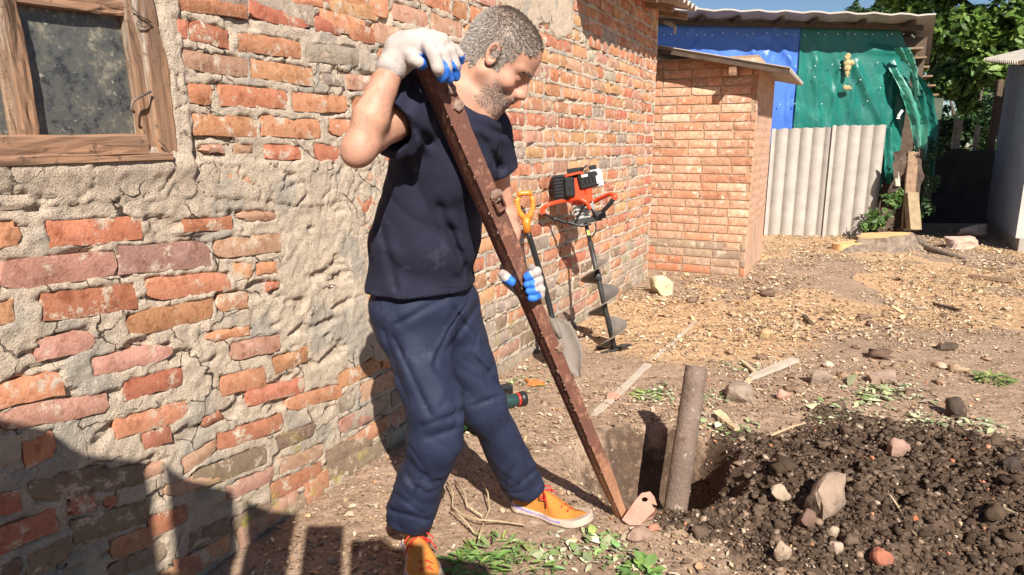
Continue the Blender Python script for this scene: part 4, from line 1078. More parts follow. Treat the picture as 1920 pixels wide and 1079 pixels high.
# clothes
def cloth(name, base, var):
    m = M(name, base, var, 14, .85, .22, 260, vscale2=3, spec=.15, spots=(tuple(q*1.2+.022 for q in base), 9, .60, .14)); return m
m_shirt = cloth('navy_jersey', (.024, .025, .046), (.020, .021, .038)); m_trou = cloth('navy_nylon', (.028, .035, .070), (.023, .029, .058)); m_trou.node_tree.nodes['Principled BSDF'].inputs['Roughness'].default_value = .6
def fold(X, Y, Z, u, fu, fv, amp, seed=0.):
    """anisotropic crease field, stretched along unit vector u"""
    u = unit(u); v = unit(np.cross(u, [.3, .8, .5])); w = np.cross(u, v)
    a = X*u[0]+Y*u[1]+Z*u[2]; b = X*v[0]+Y*v[1]+Z*v[2]; c = X*w[0]+Y*w[1]+Z*w[2]
    n = n3(a*fu+seed, b*fv+3*seed, c*fv+1.7); n = 1-2*np.abs(n-.5)*1.9
    return (n-.45)*amp
hemC = PY(795, 548, 1.905); hemR = .012
slR = shR*.42+elR*.58; slL = PY(925, 322, 2.04)
def shirtf(X, Y, Z):
    c = lambda a, b, ra, rb: cone(X, Y, Z, a, b, ra, rb)
    d = sweep(X, Y, Z, [(hemC-[0, 0, .07], .172, .128), (hemC, .172, .128), (waC, .158, .128), (chC, .163, .128), (nkC-[0, 0, .075], .120, .085)], SW, .05, .08)
    d = smin(d, c(nkC-[0, 0, .055], shR+[0, 0, .002], .066, .067), .05); d = smin(d, c(nkC-[0, 0, .055], shL, .066, .064), .05)
    d = smin(d, c(shR, slR+unit(elR-shR)*.02-[0, 0, .012], .074, .086), .035); d = smin(d, c(shL, slL, .066, .068), .035)
    d = smin(d, c(shR-[0, 0, .05], chC+(shR-chC)*.5-[0, 0, .12], .06, .08), .05)
    d = d+fold(X, Y, Z, (.35, .2, -1), 1.4, 6, .009, 1.)+fold(X, Y, Z, (.8, -.1, -.6), 3, 16, .004, 5.)
    for (x0, y0, x1, y1, Yc, am) in ((738, 205, 800, 262, 1.66, .007), (752, 240, 770, 330, 1.74, .006), (905, 262, 938, 318, 1.92, .006), (880, 250, 900, 330, 1.80, .006), (715, 430, 740, 530, 1.78, .005), (845, 430, 880, 530, 1.80, .006), (825, 390, 868, 500, 1.76, .005), (770, 160, 762, 205, 1.66, .005), (900, 235, 935, 250, 1.93, .005)):
        q = cone2(X, Y, Z, PY(x0, y0, Yc), PY(x1, y1, Yc)); d = d+am*np.exp(-(q/.009)**2)-am*.6*np.exp(-((q-.020)/.013)**2)
    d = d+crease(X, Y, Z, (.5, .2, -1), 3, 8, .0035, .04, 2.)+crease(X, Y, Z, (-.6, .1, -1), 3, 8, .003, .04, 6.)
    # hem, sleeve ends and neckline
    hz = hemC[2]+.018+.002*np.sin(X*30+Y*22)
    d = smax(d, hz-Z, .006)
    d = smax(d, -(smax(d+.016, Z-(hz+.03), .004)), .004)
    uR = unit(elR-shR); tR = (X-slR[0])*uR[0]+(Y-slR[1])*uR[1]+(Z-slR[2])*uR[2]; nearR = (X-slR[0])**2+(Y-slR[1])**2+(Z-slR[2])**2 < .032
    d = np.where(nearR, smax(d, tR+.004*np.sin(Z*40), .005), d)
    innR = smax(c(shR+uR*.05, slR+uR*.03, .060, .068), -(tR+.05), .004); d = smax(d, -innR, .004)
    uL = unit(elL-shL); tL = (X-slL[0])*uL[0]+(Y-slL[1])*uL[1]+(Z-slL[2])*uL[2]; nearL = (X-slL[0])**2+(Y-slL[1])**2+(Z-slL[2])**2 < .020
    d = np.where(nearL, smax(d, tL, .005), d); d = smax(d, -c(slL-uL*.03, slL+uL*.04, .050, .056), .004)
    nu = unit(hd(-.02, 0, -.06)-nkC); d = smax(d, -c(nkC+nu*.012, nkC+nu*.12, .073, .085), .006)
    return d
lo2, hi2 = ext(shR, slR, shL, slL, hemC, nkC, pad=.2); lo2[2] = hemC[2]-.03
shirt = sdf_obj('t_shirt', shirtf, lo2, hi2, .0056, m_shirt, person)
def trouf(X, Y, Z):
    c = lambda a, b, ra, rb: cone(X, Y, Z, a, b, ra, rb)
    d = sweep(X, Y, Z, [(hpC+[0, 0, .16], .150, .112), (hpC+[0, 0, .02], .160, .118), (hpC-[0, 0, .06], .150, .11)], SW, .05, .06)
    dR = c(hpR, knR+unit(hpR-knR)*.05, .098, .076); kR2 = knR+unit(anR-knR)*.06
    dR = smin(dR, c(knR+unit(hpR-knR)*.05, kR2, .076, .074), .02); dR = smin(dR, c(kR2, anR+[0, 0, .015], .074, .067), .03)
    dL = c(hpL, knL, .092, .073); dL = smin(dL, c(knL, anL+[0, 0, .02], .073, .062), .03)
    for kk, an, s_ in ((knR, anR, 1.), (knL, anL, 4.)):
        q = smin(*([dR, dR] if s_ == 1. else [dL, dL]), .0001)
    dR = dR+fold(X, Y, Z, anR-knR, 1.6, 8, .008, 2.)+fold(X, Y, Z, (.9, .1, -.7), 4, 24, .003, 12.); dL = dL+fold(X, Y, Z, anL-knL, 1.6, 8, .008, 7.)+fold(X, Y, Z, (.9, .1, -.7), 4, 24, .003, 14.)
    # creases behind and below the knee, bunching at the hems
    for nm, kn, an, hp in ((0, knR, anR, hpR), (1, knL, anL, hpL)):
        for P, rad, a_, fz in ((kn, .10, .006, 62), (an+[0, 0, .07], .08, .006, 95)):
            g_ = np.exp(-((X-P[0])**2+(Y-P[1])**2+(Z-P[2])**2)/rad**2)
            w = g_*a_*np.sin((Z-P[2])*fz+(X-P[0])*(26-30*nm)+5*n3(X*9, Y*9, Z*9))*sstep(.4, .7, n3(X*8+3, Y*8, Z*8+nm))
            if nm: dL = dL+w*.7
            else: dR = dR+w
    d = smin(d, smin(dR, dL, .012), .05)
    d = d+fold(X, Y, Z, (.25, .1, -1), 2, 8, .007, 9.)
    for (x0, y0, x1, y1, Yc, am) in ((742, 640, 800, 765, 1.74, .008), (800, 822, 862, 802, 1.68, .0045), (790, 800, 866, 774, 1.68, .006), (770, 945, 800, 890, 1.74, .006), (735, 958, 800, 975, 1.78, .008), (745, 930, 790, 962, 1.76, .005), (885, 650, 852, 575, 1.86, .007),
                                     (945, 905, 968, 870, 2.02, .006), (965, 915, 1000, 885, 2.04, .006), (875, 610, 935, 690, 1.90, .006), (915, 700, 948, 668, 1.90, .006), (850, 640, 905, 560, 1.86, .007), (760, 600, 830, 560, 1.80, .006), (720, 620, 745, 700, 1.78, .006), (890, 760, 930, 745, 1.92, .005)):
        q = cone2(X, Y, Z, PY(x0, y0, Yc), PY(x1, y1, Yc)); d = d+.7*am*np.exp(-(q/.007)**2)-am*.3*np.exp(-((q-.018)/.014)**2)
    d = d+crease(X, Y, Z, (.7, .2, -1), 4, 9, .0055, .035, 3.)+crease(X, Y, Z, (-.8, .1, -.8), 4, 10, .005, .035, 8.)
    d = smax(d, Z-(hpC[2]+.19), .01)
    for an, kn, hr in ((anR, knR, .0), (anL, knL, .0)):
        u = unit(an-kn); t = (X-an[0])*u[0]+(Y-an[1])*u[1]+(Z-an[2])*u[2]; nr = (X-an[0])**2+(Y-an[1])**2+(Z-an[2])**2 < .018
        d = np.where(nr, smax(d, t+.002, .004), d); d = smax(d, -c(an-u*.025, an+u*.06, .050, .056), .004)
    return d
lo3, hi3 = ext(hpR, hpL, anR, anL, knR, hpC, pad=.19); lo3[2] = .03
trou = sdf_obj('trousers', trouf, lo3, hi3, .0048, m_trou, person)

# seams and arm hair
def surf(fn, x, y, t0, t1):
    d = ray(x, y); t = np.linspace(t0, t1, 400); P = d[None]*t[:, None]+np.array([0, 0, H]); v = fn(P[:, 0], P[:, 1], P[:, 2]); i = np.argmax(v < 0)
    return P[i]
def seam(fn, pxs, r, mat, parent, t0=1.3, t1=2.4):
    q = np.array(pxs, float); n = 5*len(q); tt = np.linspace(0, 1, len(q)); t = np.linspace(0, 1, n); P = [surf(fn, x, y, t0, t1) for x, y in zip(np.interp(t, tt, q[:, 0]), np.interp(t, tt, q[:, 1]))]
    o = MB().tube(P, r, 5).build('seam', mat, None, True); adopt(o, parent)
m_seam = M('dark_stitching', (.012, .013, .022), None, 20, .9, .1, 60)
seam(trouf, [(710, 560), (716, 580), (733, 606), (766, 599)], .0016, m_seam, trou); seam(trouf, [(868, 590), (888, 640), (905, 700), (925, 780), (952, 850), (975, 910)], .0011, m_seam, trou)
seam(shirtf, [(702, 536), (750, 539), (800, 540), (850, 539), (884, 536)], .0011, m_seam, shirt)
def armhair():
    r = np.random.RandomState(9); V = []; Fs = []
    for el, wr, sh in ((elR, wrR, shR), (elL, wrL, shL)):
        for _ in range(420):
            t = r.uniform(.02, .88); c = el*(1-t)+wr*t; u = unit(wr-el); a = r.normal(size=3); a = unit(a-u*(a@u)); rad = .038; lo_q, hi_q = 0.01, .07
            ts = np.linspace(lo_q, hi_q, 40); P = c[None]+a[None]*ts[:, None]; v = bodyf(P[:, 0], P[:, 1], P[:, 2]); i = int(np.argmax(v > 0)); p = P[i]; d = unit(u*.8+a*.35+np.cross(u, a)*r.normal(0, .5)); s = unit(np.cross(d, a))*.00026; L_ = r.uniform(.005, .010); k = len(V)
            V += [p-s, p+s, p+d*L_]; Fs.append((k, k+1, k+2))
    o = mesh_np('arm_hair', V, Fs, M('arm_hair', (.20, .12, .07), None, 20, .7, 0), smooth=False); o['kind'] = 'stuff'; adopt(o, person)
armhair()
# shoes
m_orange = M('orange_mesh', (.58, .235, .045), (.50, .19, .035), 20, .75, .6, 220, spots=((.36, .22, .12), 22, .60, .12)); m_sole = M('dusty_foam', (.54, .43, .35), (.42, .32, .25), 14, .6, .2, 60, spots=((.30, .22, .17), 22, .52, .12))
m_lace = M('red_lace', (.62, .045, .03), (.5, .03, .02), 20, .7, .2, 90); m_purple = M('purple_band', (.24, .20, .48), (.2, .16, .4), 20, .6, .1, 60); m_inside = M('dark_lining', (.05, .04, .04), None, 20, .9, .1, 60)
def shoe(heel, toe, zf, seed, lift=0.):
    root = bpy.data.objects.new('shoe', None); link(root); adopt(root, person)
    h2 = np.array(heel[:2]); t2 = np.array(toe[:2]); fw = unit(t2-h2); L_ = .292; sd = np.array([-fw[1], fw[0]])
    def loc(X, Y): x = (X-h2[0])*fw[0]+(Y-h2[1])*fw[1]; y = (X-h2[0])*sd[0]+(Y-h2[1])*sd[1]; return x, y
    def outline(x, y, grow=0.):
        hw = .034+.018*sstep(.05, .19, x)-.006*sstep(.06, .12, x)*(1-sstep(.12, .17, x)); xm = x-.035
        d1 = np.sqrt(np.minimum(x-.036, 0)**2+y**2)-.036; tip = x-(L_-.05)
        d2 = np.sqrt((np.maximum(tip, 0)*1.02)**2+y**2)-hw; d = np.where(x < .036, d1, d2)
        return d-grow
    topz = lambda x: .022+.006*sstep(.16, .29, x)+.010*(1-sstep(0, .10, x))+lift*0
    base = zf
    def solef(X, Y, Z):
        x, y = loc(X, Y); z = Z-base-.018*sstep(.22, .30, x)-.004
        d = outline(x, y, .002+.003*np.cos(z*90)); return smax(smax(d, z-topz(x), .005), -z, .006)
    def upf(X, Y, Z):
        x, y = loc(X, Y); z = Z-base-.018*sstep(.22, .30, x)-.004
        d = outline(x, y, -.003)
        hgt = .088-.050*sstep(.11, .235, x)-.010*sstep(.23, .29, x); hgt = hgt-.35*np.abs(y)*sstep(.05, .2, x)
        d = smax(d+np.clip(z-.02, 0, .1)*.26, z-hgt, .018); d = smax(d, .012-z, .003)
        return smax(d, -ell(x, y, z, (.055, 0, .095), (.040, .027, .035)), .006)
    c = np.array([*(h2+fw*.145), base+.05]); lo_ = c-[.19, .19, .07]; hi_ = c+[.19, .19, .07]
    def so_mat(P):
        x, y = loc(P[:, 0], P[:, 1]); z = P[:, 2]-base; return ((z > topz(x)*.62+.003) & (z < topz(x)-.001) & (x < .20)).astype(int)
    up = sdf_obj('upper', upf, lo_, hi_, .0032, m_orange, root)
    so = sdf_obj('sole', solef, lo_, hi_, .0032, [m_sole, m_purple], root, matfn=so_mat)
    mb = MB()
    def lp(x, y, z): q = h2+fw*x+sd*y; return np.array([*q, base+z])
    for k in range(5):
        x = .118+.022*k; z = .083-.010*k; mb.tube([lp(x, -.028, z-.012), lp(x+.004, -.012, z), lp(x+.008, .012, z), lp(x+.012, .028, z-.012)], .0028, 6)
        mb.tube([lp(x+.012, -.028, z-.016), lp(x+.004, -.008, z+.001), lp(x, .014, z), lp(x, .028, z-.010)], .0028, 6)
    for sg in (-1, 1):
        mb.tube([lp(.115, 0, .090), lp(.11, sg*.02, .100), lp(.125, sg*.045, .085), lp(.135, sg*.035, .075), lp(.12, sg*.012, .090)], .0026, 6)
        mb.tube([lp(.115, 0, .090), lp(.135, sg*.028, .088), lp(.15, sg*.050, .060)], .0024, 6)
    adopt(mb.build('lace', m_lace, None, True), root)
    return root
tR_ = GND(792, 1062, .02); hR_ = np.array([anR[0]-.005, anR[1]+.07]); dR_ = unit(tR_[:2]-hR_)
shoe((*hR_, 0), (*(hR_+dR_), 0), float(ghf(*(hR_+dR_*.14), False))+.0, 1)
hL_ = GND(962, 955, .0)[:2]+[-.0, .035]; tL_ = GND(1092, 962, .03)[:2]
shoe((*hL_, 0), (*tL_, 0), float(ghf(*hL_, False))+.004, 2)

# gloves
m_glove = M('white_knit', (.52, .455, .42), (.43, .365, .33), 12, .9, .5, 330, spots=((.42, .36, .32), 9, .60, .14)); m_gblue = M('blue_latex', (.045, .20, .72), (.03, .15, .6), 16, .5, .2, 80)
def glove(chains, extra, parent, blue, lo_, hi_, cuff, h=.0030):
    def fn(X, Y, Z):
        d = None
        for a, b, ra, rb in extra:
            q = cone(X, Y, Z, a, b, ra, rb); d = q if d is None else smin(d, q, .020)
        for ch in chains:
            r = ch[1]; pts = ch[0]; e = None
            for i in range(len(pts)-1):
                q = cone(X, Y, Z, pts[i], pts[i+1], r[i], r[i+1]); e = q if e is None else smin(e, q, .004)
            d = smin(d, e, .0055)
        d = d+(n3(X*70, Y*70, Z*70)-.5)*.0035+(n3(X*28+4, Y*28, Z*28)-.5)*.006
        return d
    return sdf_obj('glove', fn, lo_, hi_, h, [m_glove, m_gblue], parent, matfn=blue)
# right hand: palm rests over the top of the bar, fingers curl down its near face
Z_ = lambda x, y, Y: PY(x, y, Y)
Tn = 1.575
pr = [(wrR-unit(wrR-elR)*.020, PY(752, 100, 1.59), .0335, .036), (PY(752, 98, 1.59), PY(790, 84, 1.60), .036, .034), (PY(762, 92, 1.61), PY(812, 82, 1.645), .034, .031), (PY(775, 84, 1.575), PY(822, 82, 1.585), .030, .028)]
chR = [([PY(800, 84, 1.555), PY(816, 104, 1.53), PY(822, 130, 1.528), PY(828, 146, 1.545)], [.0155, .0140, .0128, .0115]),
       ([PY(812, 80, 1.575), PY(832, 100, 1.55), PY(838, 128, 1.55), PY(842, 147, 1.565)], [.0155, .0142, .0130, .0118]),
       ([PY(824, 80, 1.60), PY(846, 97, 1.575), PY(852, 124, 1.575), PY(855, 143, 1.59)], [.0152, .0138, .0126, .0114]),
       ([PY(832, 84, 1.63), PY(854, 94, 1.615), PY(861, 104, 1.615), PY(862, 114, 1.625)], [.0140, .0125, .0112, .0105]),
       ([PY(768, 100, 1.56), PY(778, 112, 1.545), PY(786, 118, 1.54), PY(792, 122, 1.55)], [.018, .0145, .0125, .0110])]
def pix(P):
    Q = P-np.array([0, 0, H]); dep = Q[:, 1]*cp-Q[:, 2]*sp; return 960+F*Q[:, 0]/dep, 539.5-F*(Q[:, 1]*sp+Q[:, 2]*cp)/dep
tipsR = [c[0][-1] for c in chR]; midR = [c[0][-2] for c in chR]
def blueR(P):
    m = np.zeros(len(P), bool)
    for i, (a, b) in enumerate(zip(midR, tipsR)):
        u = unit(b-a); t = (P-a)@u; d = np.linalg.norm(P-a-t[:, None]*u, axis=1); m |= (t > (.006 if i in (1, 2) else .016 if i == 0 else -.004))&(t < .06) & (d < .020)
        m |= (t > -.012) & (d < .024) & ((P-a)@np.array([.35, .9, -.2]) > .004)
    return m
lo_, hi_ = ext(*[p for c in chR for p in c[0]], wrR, pad=.05); gR = glove(chR, pr, person, blueR, lo_, hi_, None)
# left hand: wraps round the bar from behind, thumb on the left side, fingers closing over the right
bp1 = bar_at_y(525); bx = BU
pl = [(wrL-[0, 0, .0], PY(968, 525, 1.925), .030, .032), (PY(962, 520, 1.925), PY(985, 545, 1.915), .033, .030)]
yb = float(bp1[1])
chL = [([PY(996, 505, 1.90), PY(1006, 512, yb-.004), PY(994, 518, yb-.035), PY(988, 522, yb-.036)], [.0150, .0136, .0125, .0115]),
       ([PY(1002, 520, 1.90), PY(1011, 527, yb-.004), PY(999, 532, yb-.035), PY(988, 534, yb-.036)], [.0150, .0138, .0126, .0115]),
       ([PY(1003, 536, 1.90), PY(1013, 541, yb-.004), PY(1001, 545, yb-.035), PY(991, 547, yb-.036)], [.0148, .0132, .0122, .0112]),
       ([PY(1000, 550, 1.90), PY(1012, 554, yb-.004), PY(1003, 557, yb-.030), PY(995, 558, yb-.034)], [.0135, .0120, .0110, .0104]),
       ([PY(952, 508, 1.905), PY(944, 514, yb-.005), PY(950, 522, yb-.026), PY(960, 529, yb-.028)], [.0175, .0150, .0135, .0120])]
def blueL(P):
    m = np.zeros(len(P), bool)
    for i, c in enumerate(chL):
        a, b = c[0][-2], c[0][-1]; u = unit(b-a); t = (P-a)@u; d = np.linalg.norm(P-a-t[:, None]*u, axis=1); m |= (t > (-.004 if i < 4 else .004)) & (d < .021)
    return m
lo_, hi_ = ext(*[p for c in chL for p in c[0]], wrL, pad=.05); gL = glove(chL, pl, person, blueL, lo_, hi_, None)
# ------------------------------------------------------------ the rusty bar
def rust_mat():
    m = bpy.data.materials.new('rusty_steel'); m.use_nodes = True; t = m.node_tree; N = t.nodes; L = t.links; b = N['Principled BSDF']
    g = N.new('ShaderNodeNewGeometry')
    def noise(s, d=6, r=.65):
        n = N.new('ShaderNodeTexNoise'); n.inputs['Scale'].default_value = s; n.inputs['Detail'].default_value = d; n.inputs['Roughness'].default_value = r; L.new(g.outputs[0], n.inputs['Vector']); return n.outputs[0]
    def rng(o, a, c):
        r = N.new('ShaderNodeMapRange'); L.new(o, r.inputs[0]); r.inputs[1].default_value = a; r.inputs[2].default_value = c; return r.outputs[0]
    def mix(f, a, c):
        x = N.new('ShaderNodeMix'); x.data_type = 'RGBA'; L.new(f, x.inputs[0])
        for i, q in ((6, a), (7, c)):
            if hasattr(q, 'links'): L.new(q, x.inputs[i])
            else: x.inputs[i].default_value = (*q, 1)
        return x.outputs[2]
    c = mix(rng(noise(7), .35, .65), (.19, .075, .048), (.12, .058, .043))
    c = mix(rng(noise(28, 6, .75), .52, .64), c, (.34, .16, .10)); c = mix(rng(noise(70, 4), .60, .68), c, (.09, .05, .04))
    sx = N.new('ShaderNodeSeparateXYZ'); L.new(g.outputs[0], sx.inputs[0]); ad = N.new('ShaderNodeMath'); ad.operation = 'MULTIPLY_ADD'; L.new(noise(12), ad.inputs[0]); ad.inputs[1].default_value = .35; L.new(sx.outputs[2], ad.inputs[2])
    r = N.new('ShaderNodeMapRange'); L.new(ad.outputs[0], r.inputs[0]); r.inputs[1].default_value = .48; r.inputs[2].default_value = .22
    c = mix(r.outputs[0], c, (.44, .22, .12))
    L.new(c, b.inputs['Base Color']); b.inputs['Roughness'].default_value = .75; b.inputs['Specular IOR Level'].default_value = .3
    bp = N.new('ShaderNodeBump'); bp.inputs['Strength'].default_value = .7; bp.inputs['Distance'].default_value = .004; L.new(noise(60, 7, .7), bp.inputs['Height']); L.new(bp.outputs[0], b.inputs['Normal']); return m
m_rust = rust_mat(); m_pipe = M('rusted_pipe', (.235, .165, .13), (.16, .11, .085), 9, .75, .9, 70, spots=[((.42, .32, .25), 26, .58, .1), ((.13, .08, .06), 20, .62, .06)]); m_flake = M('scale_and_weld', (.22, .14, .10), (.32, .22, .17), 60, .8, .6, 120)
bar = thing('steel_bar', BB, 'long rusty steel angle bar held upright in both gloved hands', 'bar')
def bar_build():
    # angle profile: ridge towards the camera, one flange left (in shade), one right (sunlit)
    cdir = unit(np.array([0, 0, H])-(BB+BT)/2); A = unit(cdir-BU*(cdir@BU)); Rt = unit(np.cross(A, BU)); Rt = Rt if Rt[0] > 0 else -Rt
    th = math.radians(16); 
    def ang(a): return A*math.cos(a)*-1+Rt*math.sin(a)
    fl = ang(math.radians(-38)); fr = ang(math.radians(58)); wl, wr, t = .038, .039, .006
    n = 90; r = np.random.RandomState(5); V = []; 
    for i in range(n):
        k = i/(n-1); P = BB+(BT-BB)*k+A*.030-fr*.036*0
        ch = r.uniform(-.0006, .0006); wk = (.74+.26*sstep(.04, .14, k))*(1+.20*sstep(.60, .68, k))
        e1 = wl*wk*(1+.008*r.randn()); e2 = wr*wk*(1+.008*r.randn())
        if i in (57, 58): e2 *= .86
        if i in (56,): e2 *= .93
        if i in (80, 81, 82): e2 *= 1.06
        prof = [P+fl*e1, P+fl*.5*e1+ch*A, P+fl*.006, P+A*.0025+ch*A, P+fr*.006, P+fr*.5*e2+r.uniform(-.001, .001)*A, P+fr*e2,
                P+fr*e2-A*t*1.2, P+fr*.012-A*t*1.3+fl*.005, P+fl*e1-A*t*1.2]
        V += prof
    m = 10; Fs = []
    for i in range(n-1):
        for j in range(m): j2 = (j+1) % m; Fs.append((i*m+j, (i+1)*m+j, (i+1)*m+j2, i*m+j2))
    Fs.append(tuple(range(m))); Fs.append(tuple((n-1)*m+j for j in range(m))[::-1])
    o = mesh_np('bar_body', V, Fs, m_rust, smooth=False); smooth_angle(o, 40); adopt(o, bar)
    # bent-up flaps / torn lugs with holes, weld crumbs along the ridge
    mb = MB()
    for y, sc in ((176, .6), (206, .7), (374, .9), (655, .7)):
        k = bar_at_y(y)+A*.034; q = k+fr*.036
        V_, F_ = ico(1); r2 = np.random.RandomState(y); V_ = V_*np.array([.022, .020, .008])*sc*(1+r2.uniform(-.28, .28, (len(V_), 1)))
        R = np.stack([fr, BU, unit(np.cross(fr, BU))], 1); mb = MB(); mb.add(V_@R.T+q, F_); adopt(mb.build('torn_lug', m_flake), bar)
    mb = MB(); c = bar_at_y(385)+A*.036+fr*.030; R = np.stack([fr, BU, unit(np.cross(fr, BU))], 1); z3 = unit(np.cross(fr, BU)); z3 = z3 if z3@A > 0 else -z3
    for (u, v, w, h_) in ((-.010, .0, .005, .036), (.016, .0, .005, .036), (.003, .019, .026, .006), (.003, -.019, .026, .006)): mb.box(c+fr*u+BU*v+z3*.004, (w, h_, .012), R, .002)
    adopt(mb.build('bolt_tab', m_rust), bar)
    mb = MB(); r2 = np.random.RandomState(8)
    for k in np.sort(r2.uniform(.05, .93, 44)):
        V_, F_ = ico(0); mb.add(V_*r2.uniform(.0010, .0028)*[1, 1, 1.5]+(BB+(BT-BB)*k+A*.033+fl*r2.uniform(0, .006)), F_)
    o = mb.build('weld_crumbs', m_flake); o['kind'] = 'stuff'; adopt(o, bar)
    # grip bracket under the palm
    mb = MB(); mb.tube([PY(752, 132, 1.62), PY(760, 118, 1.605), PY(775, 112, 1.60), PY(792, 118, 1.60)], [.012, .013, .014, .012], 8); adopt(mb.build('top_hook', m_rust, None, True), bar)
    # foot plate with a hole, folded
    m_fp = M('pink_rust', (.50, .27, .20), (.42, .20, .14), 14, .8, .5, 70)
    def fp(x, y, Y): return PY(x, y, Y)
    outer = [(1166, 975), (1190, 940), (1203, 925), (1219, 922), (1227, 932), (1222, 945), (1232, 948), (1228, 958), (1212, 972), (1200, 985), (1180, 985)]
    hole = [(1209+6*math.cos(a), 937-4.5*math.sin(a)) for a in np.linspace(0, 2*math.pi, 11, endpoint=False)]
    # ring triangulation between outline and hole
    hi_i = []; V = [fp(x, y, 2.045-.0007*(y-950)) for x, y in outer]+[fp(x, y, 2.045-.0007*(y-950)) for x, y in hole]
    n1, n2_ = len(outer), len(hole); V = np.array(V); nrm = unit(np.cross(V[3]-V[0], V[7]-V[0])); V = np.vstack([V, V+nrm*.007]); Fs = []
    # match hole points to outline by angle
    oc = np.array(outer)-[1206, 940]; ao = np.arctan2(-oc[:, 1], oc[:, 0]) % (2*math.pi); od = list(np.argsort(ao)); ah = list(np.linspace(0, 2*math.pi, n2_, endpoint=False))
    for q in range(n1):
        a, b = od[q], od[(q+1) % n1]; ha = int(round(ao[a]/(2*math.pi)*n2_)) % n2_; hb_ = int(round(ao[b]/(2*math.pi)*n2_)) % n2_
        seq = [ha]
        while seq[-1] != hb_ and len(seq) < n2_: seq.append((seq[-1]+1) % n2_)
        f = [a, b]+[n1+s for s in seq[::-1]]; f = list(dict.fromkeys(f)); Fs.append(tuple(f)); T = n1+n2_; Fs.append(tuple(T+i for i in f[::-1]))
    T = n1+n2_
    for i in range(n1): Fs.append((i, (i+1) % n1, T+(i+1) % n1, T+i))
    for i in range(n2_): Fs.append((n1+i, T+n1+i, T+n1+(i+1) % n2_, n1+(i+1) % n2_))
    adopt(mesh_np('foot_plate', V, Fs, m_fp, smooth=False), bar)
    mb = MB(); p = [PY(1186, 982, 2.05), PY(1215, 985, 2.07), PY(1232, 955, 2.09), PY(1226, 968, 2.02)]
    mb.add(p+[q+np.array([.0, .004, -.012]) for q in p], [(0, 1, 2, 3), (4, 7, 6, 5), (0, 4, 5, 1), (1, 5, 6, 2), (2, 6, 7, 3), (3, 7, 4, 0)]); adopt(mb.build('foot_plate_lip', m_fp), bar)
bar_build()
# ------------------------------------------------------------ pipe in the pit
pb = PY(1262, 985, 2.40); pt_ = PY(1306, 688, 2.56); pipe = thing('steel_pipe', pb, 'rusty steel pipe post standing in the freshly dug hole', 'pipe')
def pipe_build():
    u = unit(pt_-pb); R = axes(u); n = 32; r0, r1 = .044, .0385; V = []; P = [(pb-u*.12, r0), (pb, r0), (pt_-u*.02, r0), (pt_-u*.002, r0), (pt_, r0-.0015), (pt_, r1), (pt_-u*.25, r1)]
    m = 26; ps = [(pb-u*.12+(pt_-pb+u*.12)*i/(m-1), r0*(1.06-.06*i/(m-1))) for i in range(m)]+[(pt_+u*.001, r1), (pt_-u*.3, r1)]
    rs = np.random.RandomState(2)
    for c, r in ps:
        for j in range(n): a = j*2*math.pi/n; V.append(c+R@np.array([math.cos(a), math.sin(a), 0])*r*(1+rs.uniform(-.004, .004)))
    Fs = [(i*n+j, i*n+(j+1) % n, (i+1)*n+(j+1) % n, (i+1)*n+j) for i in range(len(ps)-1) for j in range(n)]
    o = mesh_np('pipe_tube', V, Fs, m_pipe); smooth_angle(o, 50); adopt(o, pipe)
pipe_build()
# ------------------------------------------------------------ shovel
def plastic(name, c, rough=.4): return M(name, c, tuple(q*.85 for q in c), 9, rough, .12, 120, spec=.5)
m_blk = plastic('black_plastic', (.018, .018, .019)); m_org = plastic('amber_plastic', (.68, .235, .03)); m_blade = M('worn_steel', (.20, .165, .14), (.15, .125, .105), 7, .6, .3, 60, spots=((.20, .16, .13), 14, .58, .1)); m_red = plastic('orange_red_paint', (.78, .075, .022)); m_silver = M('cast_aluminium', (.55, .54, .52), (.40, .39, .38), 20, .45, .4, 90, metal=.6); m_tank = plastic('translucent_tank', (.72, .70, .66)); m_metal = M('dark_steel', (.05, .048, .045), (.09, .085, .08), 14, .45, .3, 90, metal=.4)
def wallpt(x, y, off): s, z = WALLP(x, y, off); return W3(s, z, off)
sv_t = wallpt(984, 372, .06); sv_s = wallpt(988, 430, .075); sv_j = wallpt(1036, 602, .20); tip = GND(1089, 714, .0)
shov = thing('shovel', tip, 'shovel with amber D-grip and black shaft leaning against the brick wall', 'shovel')
